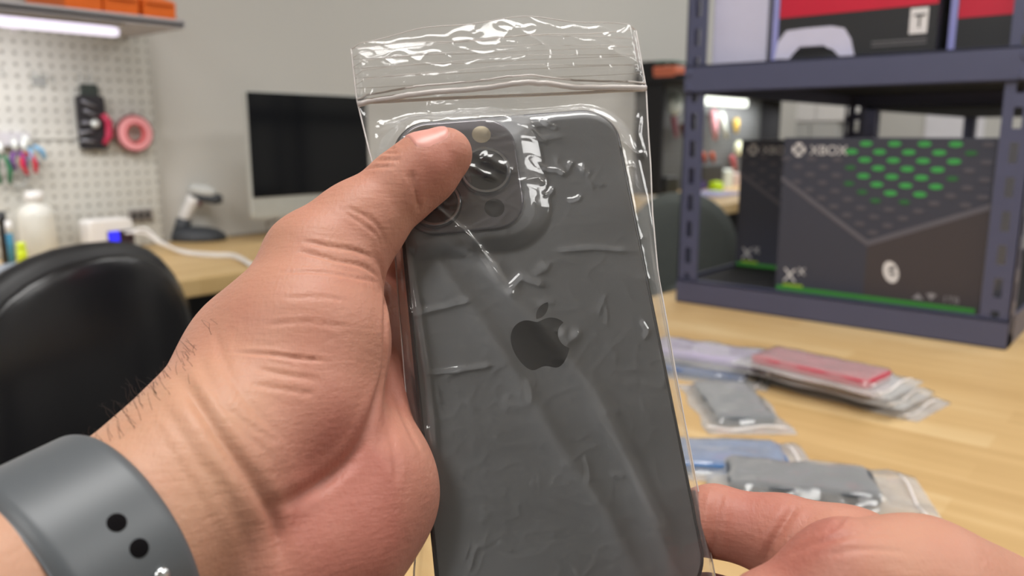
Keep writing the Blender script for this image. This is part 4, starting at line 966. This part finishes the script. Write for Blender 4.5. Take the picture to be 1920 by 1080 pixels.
def skin_mat():
    m, t, b = nmat('skin'); L = t.links
    tc = node(t, 'ShaderNodeTexCoord'); at = node(t, 'ShaderNodeAttribute', attribute_name='tone')
    n1 = node(t, 'ShaderNodeTexNoise'); n1.inputs['Scale'].default_value = 60; n1.inputs['Detail'].default_value = 4; L.new(tc.outputs['Object'], n1.inputs['Vector'])
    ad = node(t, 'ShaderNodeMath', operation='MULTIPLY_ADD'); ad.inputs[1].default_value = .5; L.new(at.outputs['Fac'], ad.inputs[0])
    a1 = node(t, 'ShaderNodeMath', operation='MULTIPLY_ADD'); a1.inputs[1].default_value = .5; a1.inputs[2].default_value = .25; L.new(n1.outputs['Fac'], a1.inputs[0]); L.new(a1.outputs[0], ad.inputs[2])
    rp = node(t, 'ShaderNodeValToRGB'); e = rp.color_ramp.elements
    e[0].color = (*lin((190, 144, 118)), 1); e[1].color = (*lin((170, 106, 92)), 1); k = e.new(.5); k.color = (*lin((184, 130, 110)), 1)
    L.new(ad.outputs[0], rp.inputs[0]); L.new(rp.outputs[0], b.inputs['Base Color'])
    b.inputs['Subsurface Weight'].default_value = .18; b.inputs['Subsurface Radius'].default_value = (1, .35, .2); b.inputs['Subsurface Scale'].default_value = .003
    b.inputs['Roughness'].default_value = .5; b.inputs['Specular IOR Level'].default_value = .35
    # fine skin relief: cross-hatched lines and pores
    mp = node(t, 'ShaderNodeMapping'); mp.inputs['Rotation'].default_value = (0, 0, math.radians(38)); mp.inputs['Scale'].default_value = (900, 200, 500); L.new(tc.outputs['Object'], mp.inputs['Vector'])
    n2 = node(t, 'ShaderNodeTexNoise'); n2.inputs['Scale'].default_value = 1; n2.inputs['Detail'].default_value = 3; L.new(mp.outputs[0], n2.inputs['Vector'])
    mp3 = node(t, 'ShaderNodeMapping'); mp3.inputs['Rotation'].default_value = (0, 0, math.radians(-6)); mp3.inputs['Scale'].default_value = (120, 700, 300); L.new(tc.outputs['Object'], mp3.inputs['Vector'])
    n3 = node(t, 'ShaderNodeTexNoise'); n3.inputs['Scale'].default_value = 1; n3.inputs['Detail'].default_value = 2; L.new(mp3.outputs[0], n3.inputs['Vector'])
    vo = node(t, 'ShaderNodeTexVoronoi'); vo.inputs['Scale'].default_value = 900; L.new(tc.outputs['Object'], vo.inputs['Vector'])
    s1 = node(t, 'ShaderNodeMath', operation='ADD'); L.new(n2.outputs['Fac'], s1.inputs[0]); L.new(n3.outputs['Fac'], s1.inputs[1])
    s2 = node(t, 'ShaderNodeMath', operation='MULTIPLY_ADD'); s2.inputs[1].default_value = .25; L.new(vo.outputs['Distance'], s2.inputs[0]); L.new(s1.outputs[0], s2.inputs[2])
    bp = node(t, 'ShaderNodeBump'); bp.inputs['Strength'].default_value = .5; bp.inputs['Distance'].default_value = .00035; L.new(s2.outputs[0], bp.inputs['Height']); L.new(bp.outputs[0], b.inputs['Normal'])
    return m
SKIN = skin_mat()

# ------------------------------------------------------------------ left hand
B = Body()
def cap(a, b, ra, rb, k=6): B.add(P(*a), P(*b), ra, rb, k)
# forearm and wrist
cap((-420, 1370, 138), (-60, 1170, 160), 25, 24.5)
cap((-60, 1170, 160), (218, 1035, 184), 24.5, 24.8, 4)
cap((218, 1035, 184), (395, 890, 204), 24.8, 24, 4)
# back of the hand / index metacarpal
cap((395, 890, 204), (520, 690, 236), 24, 26, 10)
cap((520, 690, 236), (590, 560, 256), 25, 19, 8)
# hypothenar mound and outer palm
cap((560, 990, 214), (665, 925, 226), 19, 23.5, 3)
cap((500, 1060, 205), (620, 1010, 216), 22, 22, 6)
cap((665, 925, 232), (700, 760, 258), 20, 17, 9)
cap((700, 760, 258), (690, 600, 272), 16, 15, 9)
# thenar mound
cap((430, 850, 206), (545, 770, 221), 21, 23, 6)
cap((545, 770, 221), (572, 640, 230), 23.5, 23.5, 6)
cap((572, 640, 230), (605, 500, 241), 23, 17.5, 6)
# thumb
cap((605, 500, 241), (668, 428, 246), 17, 13.2, 6)
cap((668, 428, 246), (757, 348, 250), 13.4, 10.8, 5)
cap((757, 348, 250), (800, 314, 251), 10.8, 10.2, 4)
cap((800, 314, 251), (836, 289, 252), 10.6, 8.3, 4)
# fingers closing behind the phone
for (a, b, c, d, r) in (((655, 500, 276), (738, 470, 292), (860, 430, 297), (960, 410, 294), 9.6),
                        ((700, 610, 278), (790, 570, 288), (900, 540, 290), (1010, 520, 286), 9.8),
                        ((720, 730, 270), (800, 700, 280), (920, 670, 281), (1020, 650, 277), 9.4),
                        ((730, 850, 256), (810, 820, 266), (910, 800, 268), (990, 780, 265), 8.4)):
    cap(a, b, r+1.5, r, 6); cap(b, c, r, r-.8, 3); cap(c, d, r-.8, r-1.8, 3)
CR = [
 ([(700, 478), (716, 505), (722, 560), (722, 640), (717, 700), (700, 770)], .7, 1.2),
 ([(330, 700), (380, 770), (433, 850), (470, 900), (503, 950), (522, 1000), (532, 1070)], 1.1, 1.6),
 ([(507, 950), (558, 930), (628, 885), (668, 842), (697, 780), (712, 720)], 1.0, 1.6),
 ([(440, 660), (500, 664), (560, 672), (610, 676)], .55, .55),
 ([(570, 452), (620, 462), (665, 470), (697, 482)], .5, .7), ([(560, 470), (620, 486), (680, 500), (712, 522)], .5, .7), ([(520, 510), (600, 510), (660, 520), (712, 530)], .35, .6),
 ([(772, 320), (777, 345), (782, 370), (786, 392)], .7, .8), ([(764, 325), (768, 350), (772, 380)], .35, .6),
 ([(662, 310), (690, 302), (720, 300), (750, 300)], .4, .7), ([(680, 290), (710, 286), (745, 288)], .4, .7), ([(655, 325), (700, 314), (740, 312)], .3, .6), ([(690, 278), (715, 276), (740, 280)], .35, .6),
 ([(650, 390), (690, 408), (712, 430), (722, 460)], .3, .7), ([(640, 395), (650, 400), (705, 440), (714, 470)], .25, .6),
 ([(400, 610), (430, 700), (480, 770), (540, 830)], 0.23, 1.0), ([(370, 660), (400, 730), (440, 790), (500, 850)], 0.23, 1.0), ([(345, 700), (375, 760), (420, 830), (480, 900)], 0.20, .9),
 ([(420, 760), (470, 800), (520, 830)], 0.20, .8), ([(300, 750), (350, 830), (400, 910), (440, 980), (455, 1060)], 0.20, 1.1), ([(280, 780), (330, 860), (380, 940), (410, 1010)], 0.12, .9), ([(380, 860), (430, 930), (462, 1010), (472, 1070)], 0.20, 1.0),
 ([(530, 560), (600, 556), (660, 566)], .2, .6), ([(500, 610), (570, 604), (650, 612)], .2, .6), ([(480, 690), (540, 704), (600, 712)], .3, .7), ([(470, 720), (530, 730), (590, 740)], .25, .7),
 ([(742, 740), (760, 790), (790, 850)], .4, 1.2), ([(730, 800), (740, 850), (745, 900)], .3, 1.2)]
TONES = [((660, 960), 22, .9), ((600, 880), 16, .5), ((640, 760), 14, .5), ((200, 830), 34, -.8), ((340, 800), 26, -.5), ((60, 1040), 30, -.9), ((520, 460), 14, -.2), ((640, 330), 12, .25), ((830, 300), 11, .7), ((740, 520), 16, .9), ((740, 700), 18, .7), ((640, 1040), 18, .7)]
lh = make_hand('left_hand', B, (-175, -130, -312), (24, 62, -112), 1.5, CR, TONES, SKIN, 'left hand and forearm gripping the bagged phone with the thumb over its cameras', sub=2 if False else 1)
BL = B
def child(o, parent):
    o.parent = parent; o.matrix_parent_inverse = Matrix.Identity(4); o.matrix_basis = mw(parent).inverted() @ CM; return o
def cmk(name, V, Q, m, parent, smooth=True):
    me = bpy.data.meshes.new(name); me.from_pydata([tuple(np.array(v)/1000) for v in V], [], [tuple(q) for q in Q]); me.materials.append(m); me.update()
    if smooth: me.polygons.foreach_set('use_smooth', [True]*len(me.polygons))
    o = bpy.data.objects.new(name, me); COL.objects.link(o)
    if parent is None: o.matrix_world = CM
    else: child(o, parent)
    return o
# thumbnail: patch wrapped over the thumb tip
a0, a1 = P(757, 348, 250), P(836, 289, 252); ax = (a1-a0)/np.linalg.norm(a1-a0)
nd = np.array([-.45, .66, .60]); nd -= ax*(nd@ax); nd /= np.linalg.norm(nd); sd = np.cross(ax, nd)
V = []; nu, nv = 22, 16
for i in range(nu):
    for j in range(nv):
        s = i/(nu-1); q = j/(nv-1)*2-1
        wdt = 40*(1-.0*s)*(1-(max(0, .35-s)/.35)**2*.45)*(1-(max(0, s-.8)/.2)**2*.35)
        th = math.radians(q*wdt); al = -.5+s*13.5
        o_ = a0+ax*(np.linalg.norm(a1-a0)-6.5+al*.85+1.0*math.cos(q*1.5)-1.0); d_ = nd*math.cos(th)+sd*math.sin(th)
        # march from outside towards the axis
        h_ = B.hit(o_+d_*30, -d_, 40); h_ = h_ if h_ is not None else o_+d_*8
        V.append(h_+d_*(.42-.55*abs(q)**4-(.5 if i == 0 else 0)))
cmk('thumbnail', V, [(i*nv+j, i*nv+j+1, (i+1)*nv+j+1, (i+1)*nv+j) for i in range(nu-1) for j in range(nv-1)], mat('fingernail', (208, 146, 134), .38), lh)
# arm hair
hc = []
for k in range(90):
    t = rnd.random(); x = 150+200*t+rnd.uniform(-8, 60)*(.2+rnd.random()); yb = np.interp(x, [130, 200, 270, 350, 400], [822, 777, 733, 663, 602])
    h = B.hit_px(x+2, yb+3+rnd.random()**3*60)
    if h is None: continue
    n_ = B.grad(h[None], .4)[0]; d_ = n_*.6+np.array([-.25+rnd.uniform(-.4, .3), .55+rnd.uniform(-.2, .2), 0]); L_ = rnd.uniform(2, 4.5)
    pts = [h, h+d_*L_*.4, h+d_*L_*.75+np.array([.5, .2, 0])*rnd.uniform(-1, 2), h+d_*L_*.95+np.array([1.6, -.6, 0])*rnd.uniform(-.5, 1.5)]
    hc.append(pts)
m_ = MB()
for p in hc: m_.tube([tuple(q) for q in p], [.05, .045, .035, .015], 4)
o = cmk('arm_hair', [tuple(v) for v in m_.v], m_.f, mat('dark hair', (52, 38, 32), .5), lh); o['kind'] = 'stuff'

# ------------------------------------------------------------------ watch strap on the left wrist
wc = P(142, 1085, 178); wa = P(218, 1035, 184)-P(-60, 1170, 160); wa /= np.linalg.norm(wa)
wa = np.array([wa[0]*math.cos(.18)-wa[1]*math.sin(.18), wa[0]*math.sin(.18)+wa[1]*math.cos(.18), wa[2]])
wx = np.cross(wa, np.array([0, 0, 1.0])); wx /= np.linalg.norm(wx); wy = np.cross(wx, wa)      # wy points roughly to the camera
nT, nS = 240, 40; rad = np.zeros((nT,))
for i in range(nT):
    th = 2*math.pi*i/nT; d_ = wx*math.cos(th)+wy*math.sin(th); rr = []
    for s in (-10, 0, 10):
        h_ = B.hit(wc+wa*s+d_*60, -d_, 60); rr.append(np.linalg.norm(h_-wc-wa*s) if h_ is not None else 26)
    rad[i] = max(rr)
kern = np.ones(31)/31; rad = np.convolve(np.concatenate([rad[-40:], rad, rad[:40]]), kern, 'same')[40:-40]
def wring(s, th, off): i = (th/(2*math.pi)*nT) % nT; i0 = int(i); fr = i-i0; r = rad[i0 % nT]*(1-fr)+rad[(i0+1) % nT]*fr; return wc+wa*s+(wx*math.cos(th)+wy*math.sin(th))*(r+off)
def find_hole(px, py):
    best = None; tr_ = np.array([(px-960)/F, (540-py)/F, -1.0]); tr_ /= np.linalg.norm(tr_)
    for s in np.linspace(-12, 12, 49):
        for th in np.linspace(0, 2*math.pi, 360, endpoint=False):
            p = wring(s, th, 2.1)
            if (wx*math.cos(th)+wy*math.sin(th))@(-p) < 0: continue
            dd = np.linalg.norm(p-tr_*(p@tr_))
            if best is None or dd < best[0]: best = (dd, s, th)
    return best
H1, H2 = find_hole(217, 980), find_hole(263, 1027)
print('strap holes', H1, H2)
step = H2[2]-H1[2]; s0_ = (H1[1]+H2[1])/2
holes = [(s0_, H1[2]+k*step) for k in (-1, 0, 1)] if False else [(H1[1], H1[2]), (H2[1], H2[2])]
ws = empty('wrist_watch', tuple(CM @ Vector(wc/1000)), 'grey rubber watch strap with two holes around the left wrist', 'watch')
STR = mat('grey fluoroelastomer', (84, 88, 92), .42, spec=.5, var=.02)
V = []; Qf = []
prof = []
for s in np.linspace(-13, 12, nS): prof.append((s, 2.1-1.0*max(0, (abs(s)-9.5)/2.5)**2))
for s in (12.0, 6, -6, -13.0): prof.append((s, .25))
NT2 = 720; npf = len(prof)
for i in range(NT2):
    th = 2*math.pi*i/NT2
    for s, off in prof: V.append(wring(s, th, off))
Qf = [(i*npf+k, i*npf+(k+1) % npf, ((i+1) % NT2)*npf+(k+1) % npf, ((i+1) % NT2)*npf+k) for i in range(NT2) for k in range(npf)]
strap = cmk('strap', V, Qf, STR, None); strap.parent = ws; strap.matrix_parent_inverse = mw(ws).inverted()
for (s, th) in holes:
    c = wring(s, th, 2.1); d_ = wx*math.cos(th)+wy*math.sin(th)
    b_ = MB(); b_.lathe([(0, -.3), (1.9, -.3), (1.95, .04), (1.8, .1), (0, .1)], tuple(c), 28, tuple(d_))
    o = cmk('hole_shade_disc', b_.v, b_.f, mat('strap hole painted shade', (14, 12, 14), .9, spec=.1), None); o.parent = ws; o.matrix_parent_inverse = mw(ws).inverted()  # dark disc on the unpierced strap paints the shade inside a hole
Hp = find_hole(303, 1078)
c = wring(Hp[1], Hp[2], 2.1); d_ = wx*math.cos(Hp[2])+wy*math.sin(Hp[2])
b_ = MB(); b_.lathe([(0, 0), (1.7, 0), (1.7, .6), (1.2, 1.1), (0, 1.3)], tuple(c), 24, tuple(d_))
o = cmk('pin_clasp', b_.v, b_.f, mat('polished steel pin', (210, 212, 214), .15, .95), None); o.parent = ws; o.matrix_parent_inverse = mw(ws).inverted(); o['label'] = 'polished steel pin'

# ------------------------------------------------------------------ right hand
B = Body()
cap((1215, 985, 250), (1340, 976, 244), 8.6, 10.2)
cap((1340, 976, 244), (1470, 1008, 236), 10.4, 11.6, 3)
cap((1470, 1008, 236), (1590, 1070, 226), 12, 15, 4)
cap((1590, 1070, 226), (1800, 1200, 215), 17, 26, 8)
cap((1180, 1125, 250), (1330, 1140, 242), 8.5, 9.5, 2)
cap((1330, 1140, 242), (1560, 1190, 232), 9.5, 13, 3)
cap((1220, 1260, 244), (1360, 1270, 238), 8.5, 9.5, 2)
cap((1360, 1270, 238), (1600, 1300, 226), 9.5, 14, 3)
# thumb and its base in front
cap((1330, 1235, 196), (1450, 1165, 194), 9.0, 11.5, 2)
cap((1450, 1165, 194), (1590, 1095, 194), 11.5, 14, 4)
cap((1590, 1095, 194), (1730, 1130, 196), 14.5, 19, 6)
cap((1700, 1120, 200), (1920, 1290, 205), 19, 27, 8)
cap((1760, 1200, 205), (2150, 1500, 190), 26, 27, 10)
CR2 = [([(1352, 920), (1345, 960), (1342, 1000), (1338, 1040)], .55, 1.1), ([(1340, 918), (1333, 960), (1330, 1010)], .3, .8),
       ([(1492, 948), (1468, 985), (1446, 1025), (1436, 1056)], .8, 1.2), ([(1600, 985), (1560, 1010), (1520, 1020), (1480, 1040)], .4, 1.0),
       ([(1580, 965), (1570, 985), (1545, 1000)], .35, .9), ([(1560, 1010), (1620, 1000), (1680, 1002)], .3, .8), ([(1550, 1040), (1620, 1030), (1700, 1034)], .25, .7), ([(1600, 975), (1600, 990)], .2, .8)]
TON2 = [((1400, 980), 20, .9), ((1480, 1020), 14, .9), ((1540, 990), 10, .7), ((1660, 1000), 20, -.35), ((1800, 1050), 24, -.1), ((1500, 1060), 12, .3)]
rh = make_hand('right_hand', B, (25, -190, -262), (175, -38, -150), 1.5, CR2, TON2, SKIN, 'right hand holding the right edge of the bagged phone from behind', sub=1)
